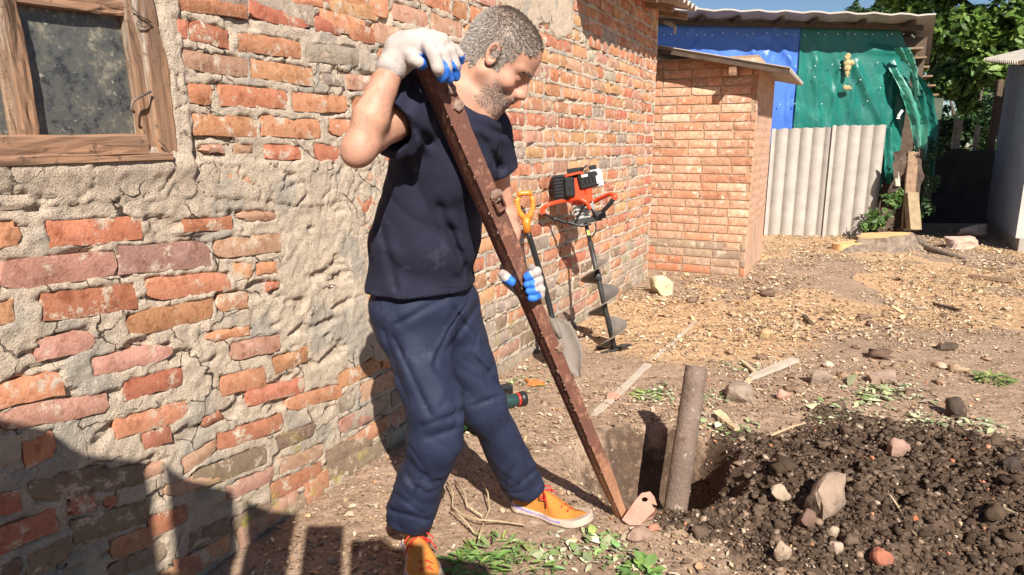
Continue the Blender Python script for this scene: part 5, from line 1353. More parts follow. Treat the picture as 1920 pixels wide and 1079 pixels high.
def shovel_build():
    mb = MB(); c1 = wallpt(1010, 500, .125)+np.array([0, 0, .0]); c2 = wallpt(1032, 572, .175)
    ts = np.linspace(0, 1, 14); pts = np.array([sv_s*(1-t)**3+3*c1*t*(1-t)**2*1+3*c2*t*t*(1-t)+sv_j*t**3 for t in ts]); mb.tube(pts, [.0165]*14, 14); adopt(mb.build('shaft', m_blk, None, True), shov)
    u = unit(sv_t-sv_s); sd = unit(np.array([1., .15, 0])-u*(u@np.array([1., .15, 0]))); mb = MB(); b0 = sv_s-u*.02
    top = sv_s+u*.175
    mb.tube([b0, b0+u*.05, b0+u*.085], [.021, .024, .022], 12)
    for s_ in (-1, 1): mb.tube([b0+u*.07, b0+u*.10+sd*s_*.026, b0+u*.13+sd*s_*.040, b0+u*.175+sd*s_*.043, b0+u*.197+sd*s_*.034], [.019, .016, .0145, .0145, .013], 12)
    mb.tube([top+u*.014-sd*.040, top+u*.020-sd*.02, top+u*.020+sd*.02, top+u*.014+sd*.040], .0150, 12)
    for k in range(6): mb.tube([b0+u*(.10+.016*k)-sd*.050-np.array([.0, .012, 0]), b0+u*(.10+.016*k)-sd*.050+np.array([.0, .012, 0])], .009, 8)
    adopt(mb.build('grip', m_org, None, True), shov)
    # blade: pointed, dished sheet
    ax_ = unit(tip-sv_j); L_ = np.linalg.norm(tip-sv_j); nrm = unit(np.cross(ax_, np.array([WD[0]*.2+.85, WD[1]*.2-.3, .25]))); nrm = nrm if nrm[1] < 0 else -nrm; sd2 = unit(np.cross(nrm, ax_)); V = []; nu, nv = 18, 11
    for i in range(nu):
        t = i/(nu-1); wdt = .088*(min(1, (t/.16)**.35 if t > 0 else .25))*(1-sstep(.45, 1.04, t)**1.35) if t > .02 else .035
        wdt = max(wdt, .004)
        for j in range(nv):
            c = j/(nv-1)*2-1; V.append(sv_j+ax_*(L_*(t+.0))+sd2*c*wdt-nrm*(.022*(1-c*c)*(.4+.6*math.sin(t*2.6)))+nrm*.018*(1-t)**2*(abs(c) < .25)*.6)
    n = len(V); V = V+[v-nrm*.003 for v in V]; Fs = []
    for i in range(nu-1):
        for j in range(nv-1): a = i*nv+j; Fs.append((a, a+1, a+1+nv, a+nv)); Fs.append((n+a, n+a+nv, n+a+1+nv, n+a+1))
    for i in range(nu-1):
        a = i*nv; Fs.append((a, a+nv, n+a+nv, n+a)); a += nv-1; Fs.append((a, n+a, n+a+nv, a+nv))
    o = mesh_np('blade', V, Fs, m_blade); adopt(o, shov)
    mb = MB(); mb.tube([sv_j-ax_*.03, sv_j+ax_*.05, sv_j+ax_*.11], [.021, .019, .010], 12); adopt(mb.build('socket', m_blade, None, True), shov)
shovel_build()
# ------------------------------------------------------------ petrol earth auger
at = GND(1154, 662, .0); ag_e = wallpt(1094, 400, .20); aug = thing('earth_auger', at, 'orange and black petrol earth auger leaning on the wall beside the shovel', 'auger')
def auger_build():
    u = unit(ag_e-at); L_ = np.linalg.norm(ag_e-at); Rx = unit(np.array([1., 0, 0])-u*u[0]); 
    def at_(z, x=0., y=0.): return at+u*z+Rx*x+np.cross(u, Rx)*y
    mb = MB(); mb.tube([at_(.03), at_(L_*.5), at_(L_*.80)], .0165, 16); mb.tube([at_(L_*.52), at_(L_*.58)], .021, 16); mb.tube([at_(.80*L_), at_(L_*.97)], .0125, 14); adopt(mb.build('drive_shaft', m_metal, None, True), aug)
    # helical flight
    V = []; n = 120; z0, z1 = .03, L_*.66; turns = 2.6; th0 = 2.2
    for i in range(n+1):
        t = i/n; a = th0+t*turns*2*math.pi; r = .108*sstep(1.02, .96, t) if t > .5 else .110
        r = max(r, .02)
        for rr_, dz in ((.015, 0), (.05, .002), (r, .004), (r, -.001), (.05, -.003), (.015, -.004)): V.append(at_(z0+(z1-z0)*t+dz, rr_*math.cos(a), rr_*math.sin(a)))
    Fs = [(i*6+j, (i+1)*6+j, (i+1)*6+(j+1) % 6, i*6+(j+1) % 6) for i in range(n) for j in range(6)]+[tuple(range(6)), tuple(n*6+j for j in range(6))[::-1]]
    o = mesh_np('spiral_flight', V, Fs, M('worn_black_paint', (.13, .115, .10), (.26, .22, .18), 6, .55, .3, 60)); smooth_angle(o, 40); adopt(o, aug)
    mb = MB(); mb.box(at_(.022), (.225, .04, .008), np.stack([Rx, np.cross(u, Rx), u], 1)@rotz(.25), .002); mb.box(at_(.035, .05), (.075, .085, .006), np.stack([Rx, np.cross(u, Rx), u], 1)@rotz(.6), .002)
    mb.tube([at_(.03), at_(-.03)], [.014, .002], 8); adopt(mb.build('cutting_tip', m_metal), aug)
    # boxes placed in a frame facing the camera, tilted 12 degrees
    Y0 = float(ag_e[1]); px = Y0/1251*1.02
    def fb(name, cx, cy, w, h_, dpt, mat, dy=0., tilt=12., bev=.006, parent=aug, extra=None):
        a = math.radians(tilt); c = PY(cx, cy, Y0+dy); k = (c[1]*cp-(c[2]-H)*sp)/F
        R = np.array([[math.cos(a), 0, -math.sin(a)], [0, 1, 0], [math.sin(a), 0, math.cos(a)]]); mb = MB(); mb.box(c, (w*k, dpt, h_*k), R, bev)
        if extra: extra(mb, c, k, R)
        o = mb.build(name, mat); adopt(o, parent); return o
    def ribs(mb, c, k, R):
        for i in range(8): mb.box(c+R@np.array([-.002, -.062, (-21+i*6)*k]), (22*k, .012, 2.6*k), R, .001)
    fb('starter_housing', 1049, 352, 27, 46, .125, m_blk, 0, 6, .014, extra=ribs)
    def cowl(mb, c, k, R):
        mb.box(c+R@np.array([2*k, -.01, 22*k]), (34*k, .10, 12*k), R, .008); mb.box(c+R@np.array([10*k, -.02, -24*k]), (34*k, .09, 16*k), R, .010); mb.box(c+R@np.array([22*k, -.02, -6*k]), (14*k, .08, 30*k), R, .010)
    fb('engine_cowl', 1078, 352, 34, 56, .12, m_red, 0, 12, .012, extra=cowl)
    def bolts(mb, c, k, R):
        for q in ((-6, 14), (6, 14), (0, -14), (0, 0)): mb.tube([c+R@np.array([q[0]*k, -.014, q[1]*k]), c+R@np.array([q[0]*k, -.022, q[1]*k])], .005, 8)
    fb('muffler_guard', 1068, 351, 19, 37, .03, m_blk, -.075, 6, .008, extra=bolts)
    def slots(mb, c, k, R): 
        for i in range(4): mb.box(c+R@np.array([(-12+i*7)*k, -.050, 2*k]), (3*k, .008, 14*k), R, .001)
    fb('air_filter_box', 1102, 338, 38, 27, .095, m_blk, -.03, 15, .009, extra=slots)
    fb('fuel_tank', 1117, 335, 24, 34, .09, m_tank, .02, 12, .012)
    fb('fuel_cap', 1111, 314, 13, 8, .035, m_blk, .0, 8, .003)
    fb('white_marking', 1096, 330, 12, 5, .004, m_tank, -.083, 12, .001); fb('white_marking', 1121, 337, 6, 15, .004, m_tank, -.083, 12, .001)
    fb('recoil_lever', 1078, 320, 30, 9, .03, m_blk, -.02, 8, .003)
    mb = MB(); mb.tube([PY(1088, 322, Y0-.03), PY(1094, 316, Y0-.04), PY(1100, 310, Y0-.04)], .006, 8); adopt(mb.build('choke_lever', m_blk, None, True), aug)
    def fins(mb, c, k, R):
        for i in range(5): mb.box(c+R@np.array([0, -.005, (-16+i*8)*k]), (30*k, .09, 3*k), R, .001)
        mb.box(c+R@np.array([16*k, -.01, 4*k]), (10*k, .08, 18*k), R@rotz(.3), .004)
    fb('gearbox', 1089, 391, 22, 40, .075, m_silver, 0, 10, .008, extra=fins)
    def frame(mb, c, k, R): mb.box(c+R@np.array([28*k, -.01, 6*k]), (22*k, .09, 14*k), R, .003)
    fb('mounting_plate', 1096, 413, 62, 9, .10, m_metal, 0, 10, .003, extra=frame)
    # handle frame: orange upper loop, black lower struts
    Lh = wallpt(1016, 392, .035); Ce = PY(1082, 378, Y0-.03); Rh = PY(1151, 366, Y0-.14); mb = MB()
    def bez(P, n=8):
        P = [np.asarray(p, float) for p in P]; o = []
        for i in range(len(P)-1):
            for t in np.linspace(0, 1, n, endpoint=False): o.append(P[i]*(1-t)+P[i+1]*t)
        o.append(P[-1]); o = np.array(o)
        for _ in range(3): o[1:-1] = (o[:-2]+o[1:-1]*2+o[2:])/4
        return o
    mb.tube(bez([PY(1019, 402, Lh[1]), Lh, PY(1030, 383, Lh[1]-.01), PY(1062, 376, Y0-.03), PY(1088, 373, Y0-.09), PY(1100, 380, Y0-.10), PY(1106, 392, Y0-.09)]), .0125, 12)
    mb.tube(bez([PY(1106, 384, Y0+.03), PY(1122, 374, Y0-.02), PY(1146, 363, Y0-.12), Rh+np.array([.01, 0, -.01]), PY(1150, 374, Y0-.14)]), .0125, 12)
    adopt(mb.build('handlebar', m_red, None, True), aug); mb = MB()
    mb.tube(bez([PY(1019, 402, Lh[1]), PY(1034, 409, Y0-.01), PY(1062, 418, Y0-.04)]), .0115, 10); mb.tube(bez([PY(1062, 416, Y0-.05), PY(1090, 425, Y0-.05), PY(1108, 420, Y0-.05)]), .008, 10)
    mb.tube(bez([PY(1150, 374, Y0-.14), PY(1142, 385, Y0-.13), PY(1130, 397, Y0-.10)]), .0135, 10)
    mb.tube(bez([PY(1078, 420, Y0-.05), PY(1088, 398, Y0-.07), PY(1100, 380, Y0-.09), PY(1112, 398, Y0-.07), PY(1122, 412, Y0-.05)]), .007, 8)
    mb.tube(bez([PY(1116, 418, Y0-.04), PY(1118, 432, Y0-.04), PY(1110, 446, Y0-.04), PY(1104, 440, Y0-.02)]), .004, 8)
    adopt(mb.build('handle_strut', m_blk, None, True), aug)
    mb = MB(); mb.box(at_(L_*.86, 0, -.017), (.016, .002, .028), np.stack([Rx, np.cross(u, Rx), u], 1)); adopt(mb.build('yellow_sticker', plastic('lime_sticker', (.45, .75, .15))), aug)
auger_build()
# ------------------------------------------------------------ cordless drill lying behind the leg
dc = GND(955, 768, .0); drl = thing('cordless_drill', dc, 'dark green and black cordless drill lying on the ground behind the leg', 'drill')
m_dg = plastic('dark_green_plastic', (.02, .055, .05)); m_rd = plastic('red_trim', (.55, .03, .02))
def drill_build():
    z = float(ghf(dc[0], dc[1], False))+.035; c = np.array([dc[0], dc[1], z]); d = unit(GND(985, 762)-dc)
    mb = MB(); mb.tube([c-d*.10, c-d*.06, c+d*.02, c+d*.05], [.024, .032, .032, .028], 14); adopt(mb.build('motor_body', m_dg, None, True), drl)
    mb = MB(); mb.tube([c-d*.10, c-d*.14, c-d*.16], [.02, .017, .008], 12); adopt(mb.build('chuck', m_metal, None, True), drl)
    g = unit(np.array([-d[1], d[0], 0])); mb = MB(); mb.tube([c+d*.0, c+d*.02+g*.06, c+d*.025+g*.11], [.022, .018, .02], 10); adopt(mb.build('handle', m_blk, None, True), drl)
    mb = MB(); mb.box(c+d*.03+g*.13, (.10, .05, .065), np.stack([d, g, [0, 0, 1]], 1), .01); adopt(mb.build('battery', m_blk), drl)
    mb = MB(); e = c+d*.055; mb.tube([e, e+d*.030, e+d*.036], [.034, .036, .024], 16); adopt(mb.build('end_cap', m_blk, None, True), drl)
    mb = MB(); mb.tube([e-d*.012, e-d*.002], .033, 16); adopt(mb.build('red_ring', m_rd, None, True), drl)
drill_build()
# ------------------------------------------------------------ board fence behind the camera (it throws the shadow bottom left)
def shadow_hit(x, y):
    """where a photo pixel lies: wall or ground"""
    d = ray(x, y); tw = WC/(WN@d[:2]); P = d*tw+np.array([0, 0, H])
    if tw > 0 and P[2] > 0: return P
    return GND(x, y)
YF = -.32
def back_to_fence(x, y):
    P = shadow_hit(x, y); k = (P[1]-YF)/SUN_T[1]; return P-SUN_T*k
m_fw = M('fence_timber', (.30, .21, .14), (.20, .14, .09), 8, .9, .5, 40)
pf = thing('board_fence', (.8, YF, 0), 'wooden board fence behind the camera whose shadow falls at the foot of the wall', 'fence')
tops = [[(-260, 700), (-120, 748), (0, 792), (80, 810)], [(82, 812), (110, 826), (135, 848), (160, 858), (271, 868)],
        [(309, 872), (324, 890), (345, 903), (435, 926)], [(459, 942), (500, 962), (557, 966)], [(576, 990), (644, 990)], [(658, 1018), (716, 1014), (735, 1028), (790, 1036)],
        [(822, 1048), (880, 1056), (915, 1062)], [(926, 1086), (1000, 1092), (1060, 1095)]]
bi = 0
for tp in tops:
    pts = [back_to_fence(*q) for q in tp]; xs = [p[0] for p in pts]; o_ = np.argsort(xs); P = [pts[i] for i in o_]
    V = []
    for p in P: V += [(p[0], YF-.012, -.1), (p[0], YF-.012, p[2]), (p[0], YF+.012, p[2]), (p[0], YF+.012, -.1)]
    n = len(P); Fs = []
    for i in range(n-1):
        for j in range(4): Fs.append((i*4+j, (i+1)*4+j, (i+1)*4+(j+1) % 4, i*4+(j+1) % 4))
    Fs += [(0, 1, 2, 3), tuple((n-1)*4+j for j in (3, 2, 1, 0))]
    o = mesh_np('fence_board', V, Fs, m_fw, smooth=False); adopt(o, pf)
xr = [back_to_fence(q[0], q[1])[0] for q in ((-260, 1050), (1060, 1100))]
rz = [back_to_fence(300, 1063)[2], back_to_fence(455, 1120)[2]]
mb = MB(); mb.box(((xr[0]+xr[1])/2, YF-.035, rz[0]-.07), (abs(xr[1]-xr[0])+.4, .04, .14)); adopt(mb.build('fence_rail', m_fw), pf)

# ------------------------------------------------------------ loose ground cover
def flat_bits(name, X, Y, L_, Wd_, cols, seed, tilt=.5, lift=.004, parent=None, leaf=False, kind='stuff', mat=None):
    r = np.random.RandomState(seed); n = len(X); Zg = ghf(X, Y); a = r.uniform(0, 2*np.pi, n); g0 = np.exp(r.normal(-.15, .45, n)); L_ = np.broadcast_to(L_, n)*r.uniform(.6, 1.4, n)*g0; w = np.broadcast_to(Wd_, n)*r.uniform(.6, 1.7, n)*g0
    u = np.stack([np.cos(a), np.sin(a), r.normal(0, tilt*.5, n)], 1); v = np.stack([-np.sin(a), np.cos(a), r.normal(0, tilt*.6, n)], 1); c = np.stack([X, Y, Zg+lift+.3*w], 1)
    u *= L_[:, None]/2; v *= w[:, None]/2; up = np.zeros((n, 3)); up[:, 2] = r.uniform(-.15, .35, n)*L_
    if leaf: vs = [c-u, c-u*.3+v+up*.6, c+u*.4+v*.8+up*.6, c+u, c+u*.4-v*.8+up*.6, c-u*.3-v+up*.6]; k = 6; fs = [[0, 1, 5], [1, 2, 4], [1, 4, 5], [2, 3, 4]]
    else: vs = [c-u-v*.7, c-u*.1-v+up, c+u-v*.6, c+u*.8+v, c+up+v*.8, c-u+v*.6]; k = 6; fs = [[0, 1, 5], [1, 4, 5], [1, 2, 4], [2, 3, 4]]
    V = np.stack(vs, 1).reshape(-1, 3); Fx = (np.arange(n)[:, None, None]*k+np.array(fs)[None]).reshape(-1, 3)
    cc = np.array(cols)[r.randint(0, len(cols), n)]*r.uniform(.7, 1.15, (n, 1)); o = mesh_np(name, V, Fx, mat or m_bits, tint=np.repeat(cc, k, 0), smooth=False)
    if kind: o['kind'] = kind
    return o
m_bits = M('chips', (1, 1, 1), (.8, .8, .8), 40, .85, .2, 200, tint=True, spec=.15)
RG = np.random.RandomState(21)
def sample(n, x0, x1, y0, y1, dens):
    X = RG.uniform(x0, x1, n); Y = RG.uniform(y0, y1, n); k = RG.rand(n) < dens(X, Y)
    w = (X-P0[0])*WN[0]+(Y-P0[1])*WN[1]; k &= w > .01
    # keep off the outhouse, thin out with distance beyond the reach of the eye
    s = (X-P0[0])*WD[0]+(Y-P0[1])*WD[1]; k &= ~((s > 4.93) & (w < .84) & (s < 6.5))
    return X[k], Y[k]
pitm = lambda X, Y: np.hypot(X-.60, Y-2.47) < .36
pale = [(.62, .48, .33), (.50, .37, .24), (.72, .58, .41), (.40, .27, .17), (.30, .20, .13), (.56, .33, .18), (.22, .15, .10)]
dens = lambda X, Y: np.clip(.30+1.5*(f2(X*2.2+5, Y*2.2, 4)-.42)*2, .03, 1)*(1-soilmask(X, Y)*.95)*(1-pitm(X, Y)*.97)
X, Y = sample(52000, -.8, 3.4, 1.3, 5.2, dens); o = flat_bits('wood_chips', X, Y, .0115, .0058, pale, 1); tag(o, 'pale wood chips strewn over the trodden earth', 'wood chips')
X, Y = sample(95000, .3, 8.5, 4.2, 10.0, lambda X, Y: np.clip(.35+1.8*(f2(X*1.7+5, Y*1.7, 4)-.42)*2, .04, 1)); o = flat_bits('far_wood_chips', X, Y, .0185, .0090, pale+[(.72, .50, .26)], 2); tag(o, 'litter of pale chips and dry leaves across the far yard', 'wood chips')
X, Y = sample(9000, .2, 6.5, 3.4, 9.8, lambda X, Y: sawmask(X, Y)); o = flat_bits('sawdust_crumbs', X, Y, .014, .009, [(.66, .44, .24), (.55, .35, .19), (.72, .52, .31)], 3); tag(o, 'orange sawdust crumbs round the tree stump and middle of the yard', 'sawdust')
gl = [(.40, .42, .24), (.55, .55, .36), (.30, .34, .17), (.62, .58, .42), (.20, .27, .10)]
def clusters(n, cs, sp_):
    X = []; Y = []
    for (cx, cy), s_ in zip(cs, sp_): X.append(RG.normal(cx, s_, n)); Y.append(RG.normal(cy, s_*.9, n))
    return np.concatenate(X), np.concatenate(Y)
X, Y = clusters(70, [GND(*p)[:2] for p in ((1240, 735), (1330, 745), (1225, 750), (1355, 800), (1560, 780), (1620, 760), (1690, 745), (1835, 800), (1000, 720), (1390, 690), (1740, 790), (1060, 1030), (1150, 1045), (1660, 735))], [.05, .06, .05, .07, .08, .07, .09, .06, .09, .06, .06, .05, .06, .08])
o = flat_bits('dry_leaves', X, Y, .024, .011, gl, 4, leaf=True, lift=.006); tag(o, 'wilted grey-green leaves lying in drifts round the dug soil', 'dry leaves')
# clods of dug soil
def clods(name, X, Y, size, cols, seed, mat, sub=0, lift=.25, sq=.7):
    r = np.random.RandomState(seed); V0, F0 = ico(sub); n = len(X); F0 = np.array(F0); k = len(V0); s = np.broadcast_to(size, n)*np.exp(r.normal(0, .45, n))
    V = V0[None]*(1+r.uniform(-.5, .45, (n, k, 1))); sc = s[:, None, None]*np.stack([r.uniform(.7, 1.3, n), r.uniform(.7, 1.3, n), r.uniform(.5, .9, n)*sq/.7], 1)[:, None, :]; V = V*sc
    a = r.uniform(0, 6.28, n); ca, sa = np.cos(a)[:, None], np.sin(a)[:, None]; V = np.stack([V[..., 0]*ca-V[..., 1]*sa, V[..., 0]*sa+V[..., 1]*ca, V[..., 2]], -1)
    c = np.stack([X, Y, ghf(X, Y)+s*lift], 1); V = (V+c[:, None]).reshape(-1, 3); Fx = (np.arange(n)[:, None, None]*k+F0[None]).reshape(-1, 3)
    cc = np.array(cols)[r.randint(0, len(cols), n)]*r.uniform(.8, 1.2, (n, 1)); o = mesh_np(name, V, Fx, mat, tint=np.repeat(cc, k, 0), smooth=False); o['kind'] = 'stuff'; return o
m_clod = M('soil_clod', (1, 1, 1), (.75, .75, .75), 30, .95, .8, 90, tint=True, spec=.1)
sc_ = [(.090, .060, .041), (.070, .047, .033), (.115, .078, .053), (.15, .104, .072), (.18, .125, .088)]
X, Y = sample(66000, .45, 3.3, 1.25, 3.5, lambda X, Y: soilmask(X, Y)*(1-pitm(X, Y)*.8)); o = clods('soil_clods', X, Y, .0052, sc_, 5, m_clod); tag(o, 'dark freshly dug soil crumbs heaped beside the hole', 'soil')
X, Y = sample(900, .55, 3.2, 1.25, 3.4, lambda X, Y: soilmask(X, Y)*(1-pitm(X, Y))); o = clods('large_clods', X, Y, .0125, sc_, 6, m_clod, 1); tag(o, 'fist-sized dark clods on the soil heap', 'soil')
X, Y = sample(5200, .3, 3.3, 1.25, 3.6, lambda X, Y: np.clip(soilmask(X, Y)*.25+.12, 0, 1)); o = clods('pebbles', X, Y, .0055, [(.45, .34, .26), (.55, .44, .34), (.30, .22, .16), (.60, .25, .14)], 7, m_clod); tag(o, 'small pebbles and brick crumbs scattered on the earth', 'gravel')
X, Y = sample(5000, -.7, 1.4, 1.4, 4.4, lambda X, Y: .5+0*X); o = clods('earth_crumbs', X, Y, .0055, [(.34, .23, .16), (.26, .17, .12), (.40, .29, .21)], 8, m_clod); tag(o, 'brown earth crumbs along the foot of the house wall', 'soil')
# stones and rubble one could pick up
m_stone = M('rubble_stone', (1, 1, 1), (.72, .70, .68), 9, .9, .8, 45, tint=True, spots=((.16, .11, .08), 8, .60, .08))
def rock(x, y, w, h_, col, label, name='stone', cat='stone', seed=1, flat=.7, blocky=.0, group=None, dz=.0):
    g_ = GND(x, y+h_*.35); 
    for _ in range(6): g_ = GND(x, y+h_*.35, float(ghf(g_[0], g_[1], False)))
    k = (g_[1]*cp-(g_[2]-H)*sp)/F; r = np.random.RandomState(seed); V, Fs = ico(2)
    if blocky: V = np.sign(V)*np.abs(V)**(1-blocky); V = V/np.abs(V).max()
    n = n3(V[:, 0]*1.6+seed, V[:, 1]*1.6, V[:, 2]*1.6)*.55+n3(V[:, 0]*4+seed, V[:, 1]*4, V[:, 2]*4)*.2
    for _ in range(7):
        d = unit(r.normal(size=3)); t = V@d; V = V-np.maximum(t-r.uniform(.55, .8), 0)[:, None]*d*.9
    V = V*(.72+n[:, None]*.75); V = V*np.array([w/2, w/2*.8, h_/2*1.05])*k; V = V@rotz(r.uniform(-.5, .5)).T
    z = float(ghf(g_[0], g_[1], False)); c = np.array([g_[0], g_[1], z+h_*k*.34+dz])
    o = mesh_np(name, V, Fs, m_stone, tint=col, smooth=False); o.location = c; smooth_angle(o, 38); tag(o, label, cat, group); return o
rock(1546, 930, 86, 84, (.36, .26, .19), 'largest brown angular stone on the dark soil heap', seed=3, blocky=.35)
rock(1463, 927, 40, 32, (.44, .34, .24), 'rounded tan stone just left of the largest stone', seed=4)
rock(1684, 842, 42, 46, (.40, .25, .19), 'pinkish rubble lump at the top edge of the soil heap', seed=5, name='rubble_lump', cat='rubble')
rock(1466, 1033, 34, 42, (.46, .34, .25), 'upright tan pebble near the bottom edge of the soil heap', seed=6)
rock(1568, 1026, 30, 24, (.52, .38, .30), 'small flat pink stone below the largest stone', seed=7)
rock(1562, 998, 24, 26, (.44, .34, .25), 'small pointed stone directly under the largest stone', seed=8)
rock(1655, 1045, 44, 30, (.40, .15, .09), 'red brick fragment lying near the bottom of the soil heap', seed=9, name='brick_fragment', cat='brick', blocky=.4)
rock(1708, 970, 22, 14, (.62, .16, .06), 'bright orange brick chip in the middle of the soil heap', seed=10, name='brick_chip', cat='brick')
rock(1510, 975, 40, 44, (.20, .12, .09), 'dark brown stone left below the largest stone', seed=11)
rock(1243, 536, 52, 44, (.58, .50, .32), 'yellowish block of stone at the house corner', seed=12, blocky=.5)
rock(1468, 741, 27, 24, (.58, .34, .26), 'pale pink brick shard above the soil heap', seed=13, name='brick_shard', cat='brick', flat=.5)
rock(1390, 738, 60, 36, (.34, .26, .20), 'grey-brown slab of rubble behind the pipe', seed=14, blocky=.3, name='rubble_slab', cat='rubble')
rock(1535, 707, 40, 34, (.33, .25, .19), 'flat earth-coloured slab beyond the grey board', seed=15, blocky=.3, name='rubble_slab', cat='rubble')
rock(1552, 685, 20, 14, (.62, .50, .38), 'small pale pebble beyond the grey board', seed=16)
rock(1150, 745, 30, 16, (.48, .28, .20), 'pinkish brick shard on the path beside the bar shadow', seed=17, name='brick_shard', cat='brick')
rock(1198, 1000, 50, 24, (.40, .27, .20), 'half-buried flat stone in front of the bar foot', seed=18)
rock(1226, 990, 24, 16, (.56, .24, .15), 'small red brick chip in front of the bar foot', seed=19, name='brick_chip', cat='brick')
rock(1790, 765, 44, 46, (.09, .065, .05), 'dark broken root lump standing right of the soil heap', seed=20, name='root_lump', cat='root')
rock(1660, 710, 56, 26, (.40, .28, .21), 'split pinkish wood block on the earth right of the board', seed=21, blocky=.55, name='wood_block', cat='wood')
rock(1822, 441, 44, 22, (.62, .48, .40), 'upper pale rubble block at the mouth of the shaded gap', seed=22, blocky=.6, name='rubble_block', cat='rubble', dz=.07)
rock(1806, 458, 66, 24, (.60, .44, .34), 'lower pale rubble block at the mouth of the shaded gap', seed=23, blocky=.6, name='rubble_block', cat='rubble')
rock(1436, 628, 32, 22, (.50, .36, .20), 'tan clump of sawdust and bark in the middle of the yard', seed=24, name='bark_clump', cat='bark')
rock(1895, 875, 44, 40, (.07, .05, .04), 'dark clod at the right edge above the soil heap', seed=25, name='soil_clod', cat='clod')
rock(1003, 718, 34, 12, (.55, .20, .07), 'orange-brown brick shard near the foot of the wall', seed=26, name='brick_shard', cat='brick')
rng_ = np.random.RandomState(77)
X, Y = sample(150, 1.0, 4.2, 3.2, 5.6, lambda X, Y: .9+0*X); o = clods('loose_rubble', X, Y, .017, [(.46, .32, .21), (.36, .24, .16), (.55, .40, .27), (.22, .14, .10)], 12, m_clod, 1, .35, .55); tag(o, 'loose lumps of bark and rubble among the chips in the middle of the yard', 'rubble')
# boards and sticks
def stick(pix_, w, t_, mat, label, name='wood_piece', cat='wood', dz=.01, seed=0):
    P = []
    for x, y in pix_:
        g_ = GND(x, y)
        for _ in range(5): g_ = GND(x, y, float(ghf(g_[0], g_[1], False))+dz)
        P.append(g_)
    P = np.array(P); u = unit(P[-1]-P[0]); s = unit(np.cross([0, 0, 1], u)); up = np.cross(u, s); r = np.random.RandomState(seed); V = []; n = 9; t = np.linspace(0, 1, n); tt = np.linspace(0, 1, len(P)); C_ = np.stack([np.interp(t, tt, P[:, k]) for k in range(3)], 1)
    for i, c in enumerate(C_):
        ww = w/2*r.uniform(.8, 1.1)*(.55 if i == 0 else 1)
        V += [c-s*ww, c-s*ww*.9+up*t_, c+s*ww*.9+up*t_*r.uniform(.8, 1.2), c+s*ww]
    Fs = [(i*4+j, i*4+(j+1) % 4, (i+1)*4+(j+1) % 4, (i+1)*4+j) for i in range(n-1) for j in range(4)]+[(0, 3, 2, 1), ((n-1)*4, (n-1)*4+1, (n-1)*4+2, (n-1)*4+3)]
    c = V[0]; c = np.mean(V, 0); o = mesh_np(name, np.array(V)-c, Fs, mat, smooth=False); o.location = c; tag(o, label, cat); return o
m_gb = M('bleached_board', (.50, .42, .33), (.40, .33, .26), 9, .9, .4, 60); m_ss = M('straw_wood', (.58, .44, .28), (.44, .32, .20), 12, .9, .4, 60)
stick([(1406, 712), (1490, 678)], .055, .02, m_gb, 'grey splintered board lying behind the soil heap', seed=1)
stick([(1112, 780), (1160, 738), (1215, 684)], .045, .008, m_gb, 'long grey strip half buried along the path beside the bar', seed=2, dz=0.)
stick([(1222, 676), (1268, 640), (1305, 602)], .025, .008, m_gb, 'thin grey lath beyond the path leading to the outhouse', seed=3, dz=0.)
stick([(1348, 782), (1382, 808)], .035, .014, m_ss, 'short pale splinter at the edge of the hole', seed=4)
stick([(1446, 818), (1478, 804), (1510, 794)], .008, .006, m_ss, 'thin curved twig on the upper left of the soil heap', name='twig', cat='twig', seed=5)
stick([(1668, 930), (1692, 965)], .006, .006, m_ss, 'pale twig stuck in the middle of the soil heap', name='twig', cat='twig', seed=6)
stick([(1790, 912), (1797, 942)], .007, .006, m_ss, 'short pale twig on the right of the soil heap', name='twig', cat='twig', seed=7)
stick([(1868, 948), (1925, 975)], .007, .006, m_ss, 'pale twig at the right edge of the soil heap', name='twig', cat='twig', seed=8)
stick([(1390, 678), (1416, 700), (1400, 720)], .03, .012, m_ss, 'curled strip of bark left of the grey board', name='bark_strip', cat='bark', seed=9)
stick([(1750, 572), (1800, 585)], .03, .02, m_darkwood, 'dark stick lying in the sawdust on the right', name='stick', cat='stick', seed=10)
stick([(1815, 520), (1900, 530)], .05, .03, m_oldwood, 'long dark stick across the chips at the far right', name='stick', cat='stick', seed=11)
stick([(1760, 655), (1790, 652)], .05, .03, m_darkwood, 'short dark root stub in the orange sawdust', name='root_stub', cat='root', seed=12)
stick([(1506, 592), (1522, 610)], .03, .012, m_darkwood, 'small dark stub in the sawdust left of the middle', name='root_stub', cat='root', seed=13)
stick([(985, 712), (1000, 722), (1022, 722)], .018, .01, m_orange, 'orange fallen leaf curl at the foot of the wall', name='fallen_leaf', cat='leaf', seed=14)
# pale roots by the man's front foot
def rootlet():
    mb = MB()
    for q in ([(838, 905), (850, 925), (848, 950), (866, 965), (900, 975), (940, 978), (985, 985)], [(852, 900), (872, 925), (876, 950), (905, 968)], [(905, 905), (915, 925), (918, 955), (903, 990), (898, 1010)], [(845, 955), (868, 972), (890, 1000)]):
        P = [GND(x, y, .02+.02*math.sin(i*1.9)) for i, (x, y) in enumerate(q)]; mb.tube(P, .0030, 6)
    o = mb.build('dry_roots', M('dry_root', (.50, .39, .25), (.36, .27, .16), 20, .9, .3, 60), None, True); tag(o, 'tangle of pale dry roots between the feet', 'roots')
rootlet()
